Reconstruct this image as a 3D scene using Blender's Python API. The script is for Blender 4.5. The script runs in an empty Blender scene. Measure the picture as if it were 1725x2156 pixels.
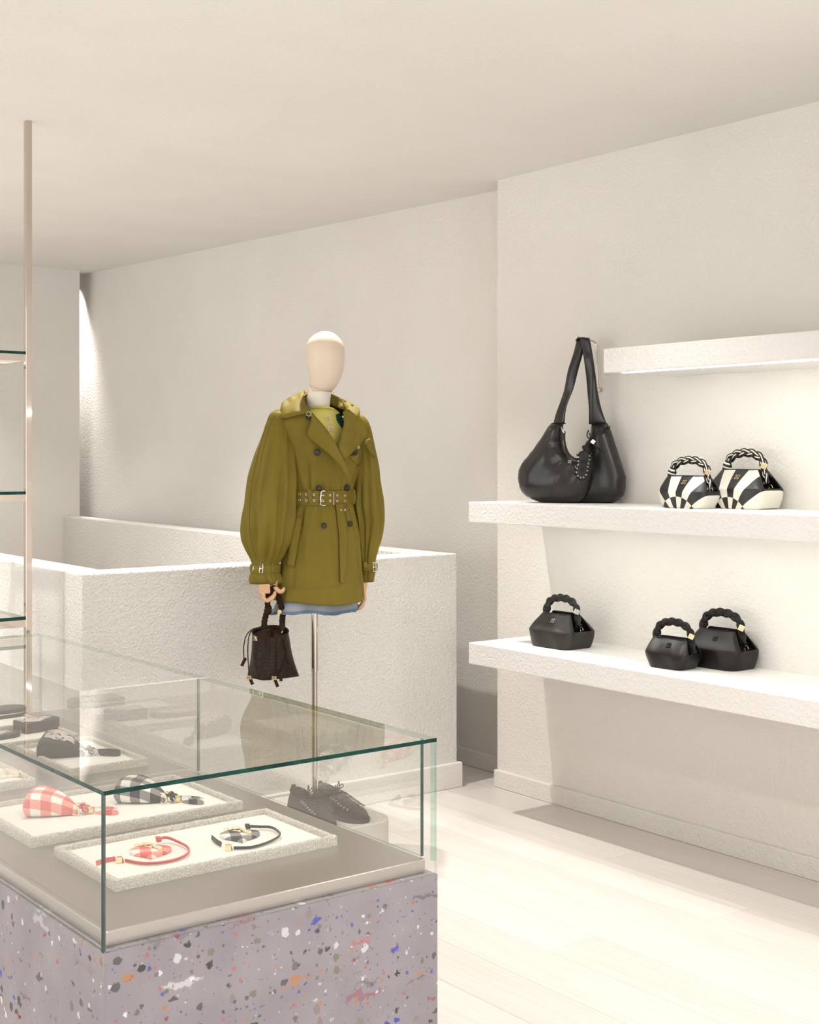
import bpy, bmesh, math, random
from mathutils import Vector, Matrix, noise
from mathutils.bvhtree import BVHTree
from mathutils.geometry import delaunay_2d_cdt
random.seed(7)
PI = math.pi
scene = bpy.context.scene
COL = scene.collection

# ------------------------------------------------------------------ camera
CAM_YAW = math.radians(37.3417)
CAM_H = 1.40
FPX, HORIZON, CX = 2858.0, 962.0, 862.5      # focal length and horizon of the 1725 x 2156 frame
cd = bpy.data.cameras.new('camera'); cam = bpy.data.objects.new('camera', cd); COL.objects.link(cam)
cam.location = (0, 0, CAM_H); cam.rotation_euler = (PI/2, 0, -CAM_YAW)
cd.sensor_fit = 'HORIZONTAL'; cd.sensor_width = 36.0; cd.lens = FPX/1725*36
cd.shift_y = -(1078-HORIZON)/1725
cd.clip_start = 0.05
scene.camera = cam

# ------------------------------------------------------------------ world, exposure, room lamps, added fill lights
scene.view_settings.view_transform = 'Standard'
scene.view_settings.look = 'None'
scene.view_settings.exposure = 0.24
scene.view_settings.gamma = 1.0
scene.view_settings.use_curve_mapping = False
w = bpy.data.worlds.new('world'); scene.world = w; w.use_nodes = True
bg = w.node_tree.nodes['Background']; bg.inputs[0].default_value = (0.86, 0.91, 1.0, 1); bg.inputs[1].default_value = 0.9

def lamp(name, kind, loc, energy, color=(1, .93, .84), size=.1, size_y=None, rot=(0, 0, 0), spot=None, blend=.5, radius=None):
    l = bpy.data.lights.new(name, kind); l.energy = energy; l.color = color
    if kind == 'AREA':
        l.shape = 'RECTANGLE' if size_y else 'SQUARE'; l.size = size
        if size_y: l.size_y = size_y
    elif kind == 'SPOT':
        l.spot_size = math.radians(spot); l.spot_blend = blend; l.shadow_soft_size = size
    else:
        l.shadow_soft_size = size
    o = bpy.data.objects.new(name, l); o.location = loc; o.rotation_euler = rot; COL.objects.link(o)
    return o

def aim(loc, to):
    return (Vector(to)-Vector(loc)).to_track_quat('-Z', 'Y').to_euler()

CEIL = 2.575
# track of ceiling spots along the shelf wall
for yy, e in ((4.37, 118), (3.0, 40), (1.7, 38), (0.4, 38)):
    p = (2.93, yy, CEIL-.03)
    lamp('spot_lamp', 'SPOT', p, e, (1, .965, .91), .016, rot=aim(p, (2.85, yy, 0)), spot=92, blend=1)
# unseen spots added over floor, case and left side to brighten ceiling and trays
for x, yy, tx, ty, e in ((1.35, 3.0, 1.45, 2.95, 58), (1.25, 4.6, 1.9, 5.5, 85), (1.3, 1.2, 1.9, 1.4, 78), (.6, 6.4, .9, 6.4, 220), (2.75, 6.2, 2.8, 6.2, 150), (-1.4, 3.0, -1.4, 3.0, 240), (-1.4, 6.0, -1.4, 6.0, 270), (.9, -1.2, .9, -1.2, 250), (-1.6, -.4, -1.6, -.4, 230), (2.9, -1.4, 2.8, -1.4, 150), (2.8, 8.0, 2.8, 8.0, 60)):
    p = (x, yy, CEIL-.03)
    lamp('spot_lamp', 'SPOT', p, e, (1, .985, .955) if yy > 4 or x < 0 else (1, .97, .92), .03, rot=aim(p, (tx, ty, .3)), spot=105, blend=1)
# unseen area lights added as ambient fill at the shop front and left side
lamp('fill_light', 'AREA', (.2, -3.7, 1.35), 80, (.93, .97, 1), 5.5, 2.5, rot=(PI/2, 0, 0))
lamp('fill_light', 'AREA', (-3.6, 5.0, 1.3), 95, (.92, .96, 1), 7.0, 2.5, rot=(PI/2, 0, -PI/2))
# ceiling downlight in the passage behind the far wall end, washing the wall beside it
p = (3.945, 9.15, 2.60)
lamp('spot_lamp', 'SPOT', p, 230, (1, .965, .94), .08, rot=(0, 0, 0), spot=74, blend=1)

# ------------------------------------------------------------------ pixel helpers (a pixel of the 1725x2156 frame -> a point)
_D = Vector((math.sin(CAM_YAW), math.cos(CAM_YAW), 0)); _R = Vector((math.cos(CAM_YAW), -math.sin(CAM_YAW), 0))
_C = Vector((0, 0, CAM_H))
def ray(x, y): return _D + _R*((x-CX)/FPX) + Vector((0, 0, 1))*((HORIZON-y)/FPX)
def on_z(x, y, z):
    v = ray(x, y); return _C + v*((z-CAM_H)/v.z)
def on_x(x, y, X):
    v = ray(x, y); return _C + v*(X/v.x)

class Frame:
    """local frame of a thing: origin, turn about z; px() meets the picture ray with the upright plane y = dy"""
    def __init__(s, loc, rot):
        s.loc = Vector(loc); s.rot = rot
        s.ux = Vector((math.cos(rot), math.sin(rot), 0)); s.uy = Vector((-math.sin(rot), math.cos(rot), 0))
    def px(s, x, y, dy=0.0):
        v = ray(x, y); o = _C - s.loc
        t = (dy - o.dot(s.uy))/v.dot(s.uy)
        q = o + v*t
        return Vector((q.dot(s.ux), dy, q.z))
    def pz(s, x, y, z):
        q = on_z(x, y, z+s.loc.z)-s.loc
        return Vector((q.dot(s.ux), q.dot(s.uy), z))
    def proj(s, p):
        q = s.loc + s.ux*p[0] + s.uy*p[1] + Vector((0, 0, p[2])) - _C
        dd = q.dot(_D)
        return CX+FPX*q.dot(_R)/dd, HORIZON-FPX*q.z/dd

# ------------------------------------------------------------------ materials
def new_mat(name):
    m = bpy.data.materials.new(name); m.use_nodes = True
    nt = m.node_tree; return m, nt, nt.nodes, nt.links, nt.nodes['Principled BSDF']

def simple(name, col, rough=.5, metal=0.0, spec=.5, coat=0.0, bump=None, sheen=0.0, var=None):
    m, nt, N, L, b = new_mat(name)
    b.inputs['Base Color'].default_value = (*col, 1); b.inputs['Roughness'].default_value = rough
    b.inputs['Metallic'].default_value = metal; b.inputs['Specular IOR Level'].default_value = spec
    if coat: b.inputs['Coat Weight'].default_value = coat; b.inputs['Coat Roughness'].default_value = .15
    if sheen: b.inputs['Sheen Weight'].default_value = sheen
    tc = N.new('ShaderNodeTexCoord')
    if var:
        s, amt = var
        n = N.new('ShaderNodeTexNoise'); n.inputs['Scale'].default_value = s; n.inputs['Detail'].default_value = 4
        L.new(tc.outputs['Object'], n.inputs['Vector'])
        mx = N.new('ShaderNodeMix'); mx.data_type = 'RGBA'; mx.blend_type = 'MULTIPLY'
        mx.inputs[6].default_value = (*col, 1)
        r = N.new('ShaderNodeMapRange'); r.inputs[1].default_value = .3; r.inputs[2].default_value = .7
        r.inputs[3].default_value = 1-amt; r.inputs[4].default_value = 1+amt*.4
        L.new(n.outputs['Fac'], r.inputs[0]); mx.inputs[0].default_value = 1
        L.new(r.outputs[0], mx.inputs[7]); L.new(mx.outputs[2], b.inputs['Base Color'])
    if bump:
        s, st, dist = bump
        n = N.new('ShaderNodeTexNoise'); n.inputs['Scale'].default_value = s; n.inputs['Detail'].default_value = 3
        L.new(tc.outputs['Object'], n.inputs['Vector'])
        bp = N.new('ShaderNodeBump'); bp.inputs['Strength'].default_value = st; bp.inputs['Distance'].default_value = dist
        L.new(n.outputs['Fac'], bp.inputs['Height']); L.new(bp.outputs[0], b.inputs['Normal'])
    return m

def plaster(name, col, dist, scale=120, rough=.75, spec=.3):
    m, nt, N, L, b = new_mat(name)
    b.inputs['Roughness'].default_value = rough; b.inputs['Specular IOR Level'].default_value = spec
    tc = N.new('ShaderNodeTexCoord')
    n1 = N.new('ShaderNodeTexNoise'); n1.inputs['Scale'].default_value = scale; n1.inputs['Detail'].default_value = 3; n1.inputs['Roughness'].default_value = .55
    n2 = N.new('ShaderNodeTexVoronoi'); n2.inputs['Scale'].default_value = scale*.55; n2.feature = 'SMOOTH_F1'
    n3 = N.new('ShaderNodeTexNoise'); n3.inputs['Scale'].default_value = 2.2; n3.inputs['Detail'].default_value = 2
    for n in (n1, n2, n3): L.new(tc.outputs['Object'], n.inputs['Vector'])
    ad = N.new('ShaderNodeMath'); ad.operation = 'MULTIPLY_ADD'; ad.inputs[1].default_value = -.8
    L.new(n2.outputs['Distance'], ad.inputs[0]); L.new(n1.outputs['Fac'], ad.inputs[2])
    bp = N.new('ShaderNodeBump'); bp.inputs['Strength'].default_value = 1; bp.inputs['Distance'].default_value = dist
    L.new(ad.outputs[0], bp.inputs['Height']); L.new(bp.outputs[0], b.inputs['Normal'])
    rp = N.new('ShaderNodeValToRGB'); e = rp.color_ramp.elements
    e[0].position = .3; e[0].color = (col[0]*.965, col[1]*.96, col[2]*.95, 1); e[1].position = .7; e[1].color = (*col, 1)
    L.new(n3.outputs['Fac'], rp.inputs[0]); L.new(rp.outputs[0], b.inputs['Base Color'])
    return m

WHITE = (.80, .765, .715)
M = {}
M['wall'] = plaster('wall_plaster', WHITE, .0022, 150)
M['ceiling'] = plaster('ceiling_plaster', (.81, .785, .745), .0012, 120)
M['stucco'] = plaster('coarse_stucco', (.78, .75, .705), .0060, 165, .42, .6)
M['shelf'] = plaster('shelf_stucco', (.84, .81, .78), .0030, 150, .6)
M['smooth'] = simple('smooth_white_top', (.87, .86, .83), .45, spec=.4)
M['baseboard'] = plaster('baseboard_plaster', WHITE, .003, 140)

def wood():
    m, nt, N, L, b = new_mat('pale_oiled_oak')
    tc = N.new('ShaderNodeTexCoord'); oi = N.new('ShaderNodeObjectInfo')
    mp = N.new('ShaderNodeMapping'); mp.inputs['Scale'].default_value = (14, 1.3, 14)
    sh = N.new('ShaderNodeVectorMath'); sh.operation = 'ADD'
    cb = N.new('ShaderNodeCombineXYZ'); mu = N.new('ShaderNodeMath'); mu.operation = 'MULTIPLY'; mu.inputs[1].default_value = 37
    L.new(oi.outputs['Random'], mu.inputs[0]); L.new(mu.outputs[0], cb.inputs[0]); L.new(mu.outputs[0], cb.inputs[1])
    L.new(tc.outputs['Object'], mp.inputs[0]); L.new(mp.outputs[0], sh.inputs[0]); L.new(cb.outputs[0], sh.inputs[1])
    n1 = N.new('ShaderNodeTexNoise'); n1.inputs['Scale'].default_value = 1; n1.inputs['Detail'].default_value = 8; n1.inputs['Distortion'].default_value = 1.1
    L.new(sh.outputs[0], n1.inputs['Vector'])
    w1 = N.new('ShaderNodeTexWave'); w1.inputs['Scale'].default_value = .9; w1.inputs['Distortion'].default_value = 9; w1.inputs['Detail'].default_value = 4; w1.bands_direction = 'X'
    L.new(sh.outputs[0], w1.inputs['Vector'])
    mx = N.new('ShaderNodeMix'); mx.inputs[0].default_value = .18
    L.new(n1.outputs['Fac'], mx.inputs[2]); L.new(w1.outputs['Fac'], mx.inputs[3])
    rp = N.new('ShaderNodeValToRGB'); e = rp.color_ramp.elements
    e[0].position = .2; e[0].color = (.655, .60, .56, 1); e[1].position = .75; e[1].color = (.735, .69, .655, 1)
    L.new(mx.outputs[0], rp.inputs[0])
    hv = N.new('ShaderNodeHueSaturation'); mr = N.new('ShaderNodeMapRange')
    mr.inputs[3].default_value = .93; mr.inputs[4].default_value = 1.06
    L.new(oi.outputs['Random'], mr.inputs[0]); L.new(mr.outputs[0], hv.inputs['Value']); L.new(rp.outputs[0], hv.inputs['Color'])
    L.new(hv.outputs[0], b.inputs['Base Color'])
    b.inputs['Roughness'].default_value = .42; b.inputs['Specular IOR Level'].default_value = .4
    bp = N.new('ShaderNodeBump'); bp.inputs['Strength'].default_value = .15; bp.inputs['Distance'].default_value = .001
    L.new(mx.outputs[0], bp.inputs['Height']); L.new(bp.outputs[0], b.inputs['Normal'])
    return m
M['wood'] = wood()

def glass(name='clear_glass', tint=(.985, .99, .985), refl=1.0):
    m, nt, N, L, b = new_mat(name); N.remove(b)
    out = N['Material Output']
    tr = N.new('ShaderNodeBsdfTransparent'); tr.inputs[0].default_value = (*tint, 1)
    gl = N.new('ShaderNodeBsdfGlossy'); gl.inputs['Roughness'].default_value = 0.0; gl.inputs[0].default_value = (1, 1, 1, 1)
    lw = N.new('ShaderNodeLayerWeight'); lw.inputs[0].default_value = .5
    pw = N.new('ShaderNodeMath'); pw.operation = 'POWER'; pw.inputs[1].default_value = 5
    L.new(lw.outputs['Facing'], pw.inputs[0])
    ml = N.new('ShaderNodeMath'); ml.operation = 'MULTIPLY_ADD'; ml.inputs[1].default_value = .85*refl; ml.inputs[2].default_value = .09*refl
    L.new(pw.outputs[0], ml.inputs[0])
    ge = N.new('ShaderNodeNewGeometry')
    sb = N.new('ShaderNodeMath'); sb.operation = 'SUBTRACT'; sb.inputs[0].default_value = 1
    L.new(ge.outputs['Backfacing'], sb.inputs[1])
    m2 = N.new('ShaderNodeMath'); m2.operation = 'MULTIPLY'; L.new(ml.outputs[0], m2.inputs[0]); L.new(sb.outputs[0], m2.inputs[1])
    mix = N.new('ShaderNodeMixShader'); L.new(m2.outputs[0], mix.inputs[0]); L.new(tr.outputs[0], mix.inputs[1]); L.new(gl.outputs[0], mix.inputs[2])
    L.new(mix.outputs[0], out.inputs[0]); return m
M['glass'] = glass(refl=1.05)
M['glass_side'] = glass('clear_side_glass', refl=1.9)

def glass_edge():
    m, nt, N, L, b = new_mat('green_glass_edge')
    tc = N.new('ShaderNodeTexCoord'); n = N.new('ShaderNodeTexNoise'); n.inputs['Scale'].default_value = 22; n.inputs['Detail'].default_value = 5
    L.new(tc.outputs['Object'], n.inputs['Vector'])
    rp = N.new('ShaderNodeValToRGB'); e = rp.color_ramp.elements
    e[0].position = .35; e[0].color = (.003, .026, .024, 1); e[1].position = .75; e[1].color = (.008, .085, .062, 1)
    L.new(n.outputs['Fac'], rp.inputs[0]); L.new(rp.outputs[0], b.inputs['Base Color'])
    b.inputs['Roughness'].default_value = .08; b.inputs['Transmission Weight'].default_value = 0; b.inputs['Specular IOR Level'].default_value = .2
    return m
M['edge'] = glass_edge()
M['edge_far'] = glass('pale_glass_edge', (.66, .76, .72), .8)
M['edge_clear'] = glass('clear_glass_edge', (.80, .90, .87), 1.0)

def steel():
    m, nt, N, L, b = new_mat('brushed_steel')
    tc = N.new('ShaderNodeTexCoord'); mp = N.new('ShaderNodeMapping'); mp.inputs['Scale'].default_value = (9, 700, 300)
    n = N.new('ShaderNodeTexNoise'); n.inputs['Scale'].default_value = 1; n.inputs['Detail'].default_value = 4
    L.new(tc.outputs['Object'], mp.inputs[0]); L.new(mp.outputs[0], n.inputs['Vector'])
    b.inputs['Base Color'].default_value = (.50, .465, .445, 1); b.inputs['Metallic'].default_value = .95
    mr = N.new('ShaderNodeMapRange'); mr.inputs[3].default_value = .27; mr.inputs[4].default_value = .32
    L.new(n.outputs['Fac'], mr.inputs[0]); L.new(mr.outputs[0], b.inputs['Roughness'])
    bp = N.new('ShaderNodeBump'); bp.inputs['Strength'].default_value = .05; bp.inputs['Distance'].default_value = .0002
    L.new(n.outputs['Fac'], bp.inputs['Height']); L.new(bp.outputs[0], b.inputs['Normal'])
    return m
M['steel'] = steel()
M['chrome'] = simple('polished_steel', (.60, .53, .475), .04, 1.0)
M['silver'] = simple('silver_metal', (.82, .80, .77), .12, 1.0)
M['gold'] = simple('pale_gold_metal', (.93, .78, .46), .16, 1.0)

def terrazzo():
    """recycled-plastic sheet: mauve ground, soft clouds, chips and streaks of many colours"""
    m, nt, N, L, b = new_mat('recycled_plastic_sheet')
    tc = N.new('ShaderNodeTexCoord')
    base = N.new('ShaderNodeValToRGB'); e = base.color_ramp.elements
    e[0].position = .3; e[0].color = (.26, .235, .262, 1); e[1].position = .72; e[1].color = (.335, .30, .325, 1)
    n0 = N.new('ShaderNodeTexNoise'); n0.inputs['Scale'].default_value = 7; n0.inputs['Detail'].default_value = 3
    L.new(tc.outputs['Object'], n0.inputs['Vector']); L.new(n0.outputs['Fac'], base.inputs[0])
    cur = base.outputs[0]
    PAL = [(.02, .02, .02), (.75, .72, .70), (.06, .05, .045), (.55, .10, .07), (.80, .78, .78), (.035, .06, .40), (.04, .035, .03),
           (.50, .20, .06), (.28, .16, .05), (.62, .61, .62), (.10, .09, .10), (.30, .06, .10), (.20, .19, .14), (.16, .14, .15), (.02, .02, .025), (.24, .22, .20)]
    def layer(scale, stretch, size, keep, cur, warp, mixf=1.0):
        mp = N.new('ShaderNodeMapping'); mp.inputs['Scale'].default_value = stretch
        nz = N.new('ShaderNodeTexNoise'); nz.inputs['Scale'].default_value = scale*2.2; nz.inputs['Detail'].default_value = 3
        L.new(tc.outputs['Object'], nz.inputs['Vector'])
        va = N.new('ShaderNodeVectorMath'); va.operation = 'MULTIPLY_ADD'; va.inputs[1].default_value = (warp,)*3
        L.new(nz.outputs['Color'], va.inputs[0]); L.new(tc.outputs['Object'], va.inputs[2])
        L.new(va.outputs[0], mp.inputs[0])
        v = N.new('ShaderNodeTexVoronoi'); v.inputs['Scale'].default_value = scale; v.inputs['Randomness'].default_value = 1
        L.new(mp.outputs[0], v.inputs['Vector'])
        sp = N.new('ShaderNodeSeparateColor'); L.new(v.outputs['Color'], sp.inputs[0])
        sz = N.new('ShaderNodeMath'); sz.operation = 'MULTIPLY'; sz.inputs[1].default_value = size
        L.new(sp.outputs[2], sz.inputs[0])
        lt = N.new('ShaderNodeMath'); lt.operation = 'SUBTRACT'; L.new(sz.outputs[0], lt.inputs[0]); L.new(v.outputs['Distance'], lt.inputs[1])
        sm = N.new('ShaderNodeMath'); sm.operation = 'MULTIPLY'; sm.inputs[1].default_value = 14; sm.use_clamp = True; L.new(lt.outputs[0], sm.inputs[0])
        kp = N.new('ShaderNodeMath'); kp.operation = 'LESS_THAN'; kp.inputs[1].default_value = keep; L.new(sp.outputs[0], kp.inputs[0])
        mk = N.new('ShaderNodeMath'); mk.operation = 'MULTIPLY'; L.new(sm.outputs[0], mk.inputs[0]); L.new(kp.outputs[0], mk.inputs[1])
        mk2 = N.new('ShaderNodeMath'); mk2.operation = 'MULTIPLY'; mk2.inputs[1].default_value = mixf; L.new(mk.outputs[0], mk2.inputs[0])
        rp = N.new('ShaderNodeValToRGB'); rp.color_ramp.interpolation = 'CONSTANT'
        pal = PAL[:]; random.shuffle(pal)
        el = rp.color_ramp.elements
        el[0].position = 0; el[0].color = (*pal[0], 1); el[1].position = 1/16; el[1].color = (*pal[1], 1)
        for i in range(2, 16):
            q = el.new(i/16); q.color = (*pal[i], 1)
        L.new(sp.outputs[1], rp.inputs[0])
        mx = N.new('ShaderNodeMix'); mx.data_type = 'RGBA'
        L.new(mk2.outputs[0], mx.inputs[0]); L.new(cur, mx.inputs[6]); L.new(rp.outputs[0], mx.inputs[7])
        return mx.outputs[2]
    cur = layer(17, (.40, .40, 2.4), .42, .30, cur, .05, .5)
    cur = layer(24, (.8, .8, 1.6), .36, .40, cur, .03, .8)
    cur = layer(40, (1, 1, 1), .44, .50, cur, .016, .9)
    cur = layer(75, (1, 1, 1), .42, .42, cur, .008, .7)
    cur = layer(150, (1, 1, 1), .40, .40, cur, .004, .55)
    L.new(cur, b.inputs['Base Color']); b.inputs['Roughness'].default_value = .38
    return m
M['terrazzo'] = terrazzo()
M['tray'] = simple('sand_cast_tray', (.70, .65, .57), .9, spec=.2, bump=(420, 1, .003), var=(330, .42))
M['trayfloor'] = simple('tray_suede_floor', (.82, .79, .73), .95, spec=.1, bump=(700, .5, .0008))
M['plinth'] = simple('sand_cast_plinth', (.66, .61, .54), .9, spec=.2, bump=(420, 1, .002), var=(330, .22))

def fabric(name, col, dark, scale=900):
    m, nt, N, L, b = new_mat(name)
    tc = N.new('ShaderNodeTexCoord')
    n = N.new('ShaderNodeTexNoise'); n.inputs['Scale'].default_value = 9; n.inputs['Detail'].default_value = 4
    L.new(tc.outputs['Object'], n.inputs['Vector'])
    rp = N.new('ShaderNodeValToRGB'); e = rp.color_ramp.elements
    e[0].position = .3; e[0].color = (*dark, 1); e[1].position = .7; e[1].color = (*col, 1)
    L.new(n.outputs['Fac'], rp.inputs[0]); L.new(rp.outputs[0], b.inputs['Base Color'])
    n2 = N.new('ShaderNodeTexNoise'); n2.inputs['Scale'].default_value = scale; L.new(tc.outputs['Object'], n2.inputs['Vector'])
    bp = N.new('ShaderNodeBump'); bp.inputs['Strength'].default_value = .35; bp.inputs['Distance'].default_value = .0006
    L.new(n2.outputs['Fac'], bp.inputs['Height']); L.new(bp.outputs[0], b.inputs['Normal'])
    b.inputs['Roughness'].default_value = .6; b.inputs['Specular IOR Level'].default_value = .14
    return m
M['olive'] = fabric('olive_cotton_twill', (.196, .148, .022), (.172, .128, .017))
M['olive_seam'] = simple('olive_seam', (.20, .155, .03), .8)
M['denim'] = fabric('washed_blue_denim', (.36, .385, .40), (.16, .20, .245), 1400)
M['denim_dark'] = fabric('dark_denim_edge', (.16, .22, .30), (.06, .10, .16), 1400)
M['knit'] = simple('yellow_knit', (.70, .62, .16), .9, bump=(260, .8, .002))
M['green'] = simple('green_knit', (.01, .07, .045), .9, bump=(260, .8, .002))
M['skin'] = simple('cream_mannequin_shell', (.74, .61, .48), .38, spec=.4)
M['neck'] = simple('cream_canvas_neck', (.82, .75, .66), .8, bump=(800, .3, .0005))
M['hand'] = simple('beech_mannequin_hand', (.62, .38, .22), .5)
M['button'] = simple('dark_horn_button', (.014, .010, .006), .35, coat=.15, var=(300, .5))
M['leather'] = simple('black_smooth_leather', (.009, .007, .0065), .36, spec=.32, bump=(500, .15, .0004))
M['leather_washed'] = simple('charcoal_waxed_leather', (.026, .024, .021), .45, spec=.35, bump=(300, .15, .0005), var=(25, .3))
M['hobo'] = simple('charcoal_polished_leather', (.016, .0135, .012), .30, spec=.42, coat=.18, bump=(260, .12, .0006), var=(14, .25))
M['inside'] = simple('black_lining', (.008, .006, .005), .8)
M['croc'] = simple('dark_brown_croc_leather', (.022, .012, .007), .3, spec=.5)
M['brown'] = simple('dark_brown_leather', (.022, .010, .006), .5, spec=.2)
M['suede'] = simple('dark_brown_suede', (.040, .019, .011), .8, spec=.12, bump=(300, .4, .001))
M['cord'] = simple('black_leather_cord', (.008, .0065, .006), .34, spec=.4)
M['cream'] = simple('cream_leather', (.78, .75, .64), .42)
M['ink'] = simple('near_black_leather', (.012, .010, .010), .38)
M['red_cord'] = simple('coral_red_cord', (.60, .10, .085), .5)
M['print'] = None

def gingham(name, c0, c1, c2, s=26):
    m, nt, N, L, b = new_mat(name)
    tc = N.new('ShaderNodeTexCoord'); sp = N.new('ShaderNodeSeparateXYZ'); L.new(tc.outputs['Object'], sp.inputs[0])
    def stripe(sock):
        a = N.new('ShaderNodeMath'); a.operation = 'MULTIPLY'; a.inputs[1].default_value = s; L.new(sock, a.inputs[0])
        f = N.new('ShaderNodeMath'); f.operation = 'FRACT'; L.new(a.outputs[0], f.inputs[0])
        g = N.new('ShaderNodeMath'); g.operation = 'GREATER_THAN'; g.inputs[1].default_value = .5; L.new(f.outputs[0], g.inputs[0])
        return g.outputs[0]
    yz = N.new('ShaderNodeMath'); yz.operation = 'ADD'; L.new(sp.outputs[1], yz.inputs[0]); L.new(sp.outputs[2], yz.inputs[1])
    ad = N.new('ShaderNodeMath'); ad.operation = 'ADD'; L.new(stripe(sp.outputs[0]), ad.inputs[0]); L.new(stripe(yz.outputs[0]), ad.inputs[1])
    hf = N.new('ShaderNodeMath'); hf.operation = 'MULTIPLY'; hf.inputs[1].default_value = .5; L.new(ad.outputs[0], hf.inputs[0])
    rp = N.new('ShaderNodeValToRGB'); rp.color_ramp.interpolation = 'CONSTANT'; e = rp.color_ramp.elements
    e[0].position = 0; e[0].color = (*c0, 1); e[1].position = .25; e[1].color = (*c1, 1); q = e.new(.75); q.color = (*c2, 1)
    L.new(hf.outputs[0], rp.inputs[0]); L.new(rp.outputs[0], b.inputs['Base Color']); b.inputs['Roughness'].default_value = .55
    return m
M['ging_red'] = gingham('coral_and_white_gingham', (.83, .80, .72), (.80, .30, .24), (.66, .12, .10), 21)
M['ging_black'] = gingham('black_and_white_gingham', (.80, .78, .72), (.24, .22, .21), (.025, .022, .022), 21)

def wallet_print():
    m, nt, N, L, b = new_mat('floral_print_on_black')
    tc = N.new('ShaderNodeTexCoord')
    n = N.new('ShaderNodeTexNoise'); n.inputs['Scale'].default_value = 48; n.inputs['Detail'].default_value = 4; n.inputs['Distortion'].default_value = .5
    L.new(tc.outputs['Object'], n.inputs['Vector'])
    rp = N.new('ShaderNodeValToRGB'); rp.color_ramp.interpolation = 'CONSTANT'; e = rp.color_ramp.elements
    e[0].position = 0; e[0].color = (.02, .018, .016, 1); e[1].position = .40; e[1].color = (.66, .64, .66, 1)
    for p_, c in ((.48, (.70, .42, .40)), (.53, (.60, .60, .66)), (.59, (.33, .33, .24)), (.67, (.03, .026, .024))):
        q = e.new(p_); q.color = (*c, 1)
    L.new(n.outputs['Fac'], rp.inputs[0]); L.new(rp.outputs[0], b.inputs['Base Color']); b.inputs['Roughness'].default_value = .45
    return m
M['print'] = wallet_print()

def ray_stripes(name, k, x0, z0, R, ph=0.0):
    """black and cream leather panels fanning out from a point below the bag, swapped under an arc"""
    m, nt, N, L, b = new_mat(name)
    def mth(op, a, b_=None, c=None, clamp=False):
        n = N.new('ShaderNodeMath'); n.operation = op; n.use_clamp = clamp
        for i, v in enumerate((a, b_, c)):
            if v is None: continue
            if isinstance(v, (int, float)): n.inputs[i].default_value = v
            else: L.new(v, n.inputs[i])
        return n.outputs[0]
    tc = N.new('ShaderNodeTexCoord'); sp = N.new('ShaderNodeSeparateXYZ'); L.new(tc.outputs['Object'], sp.inputs[0])
    ay = mth('ABSOLUTE', sp.outputs[1])
    x = mth('SUBTRACT', sp.outputs[0], x0); z = mth('SUBTRACT', sp.outputs[2], z0)
    an = mth('ARCTAN2', x, z)
    s = mth('SINE', mth('ADD', mth('MULTIPLY', an, k), ph))
    s1 = mth('GREATER_THAN', s, 0.0)
    r = mth('SQRT', mth('ADD', mth('MULTIPLY', x, x), mth('MULTIPLY', z, z)))
    r1 = mth('GREATER_THAN', r, R)
    f = mth('ABSOLUTE', mth('SUBTRACT', s1, r1))
    mx = N.new('ShaderNodeMix'); mx.data_type = 'RGBA'; L.new(f, mx.inputs[0])
    mx.inputs[6].default_value = (.012, .010, .010, 1); mx.inputs[7].default_value = (.78, .75, .65, 1)
    L.new(mx.outputs[2], b.inputs['Base Color']); b.inputs['Roughness'].default_value = .4
    return m
M['stripes'] = ray_stripes('black_and_cream_fan_leather', 10.0, -.006, -.038, .078, .3)

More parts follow.
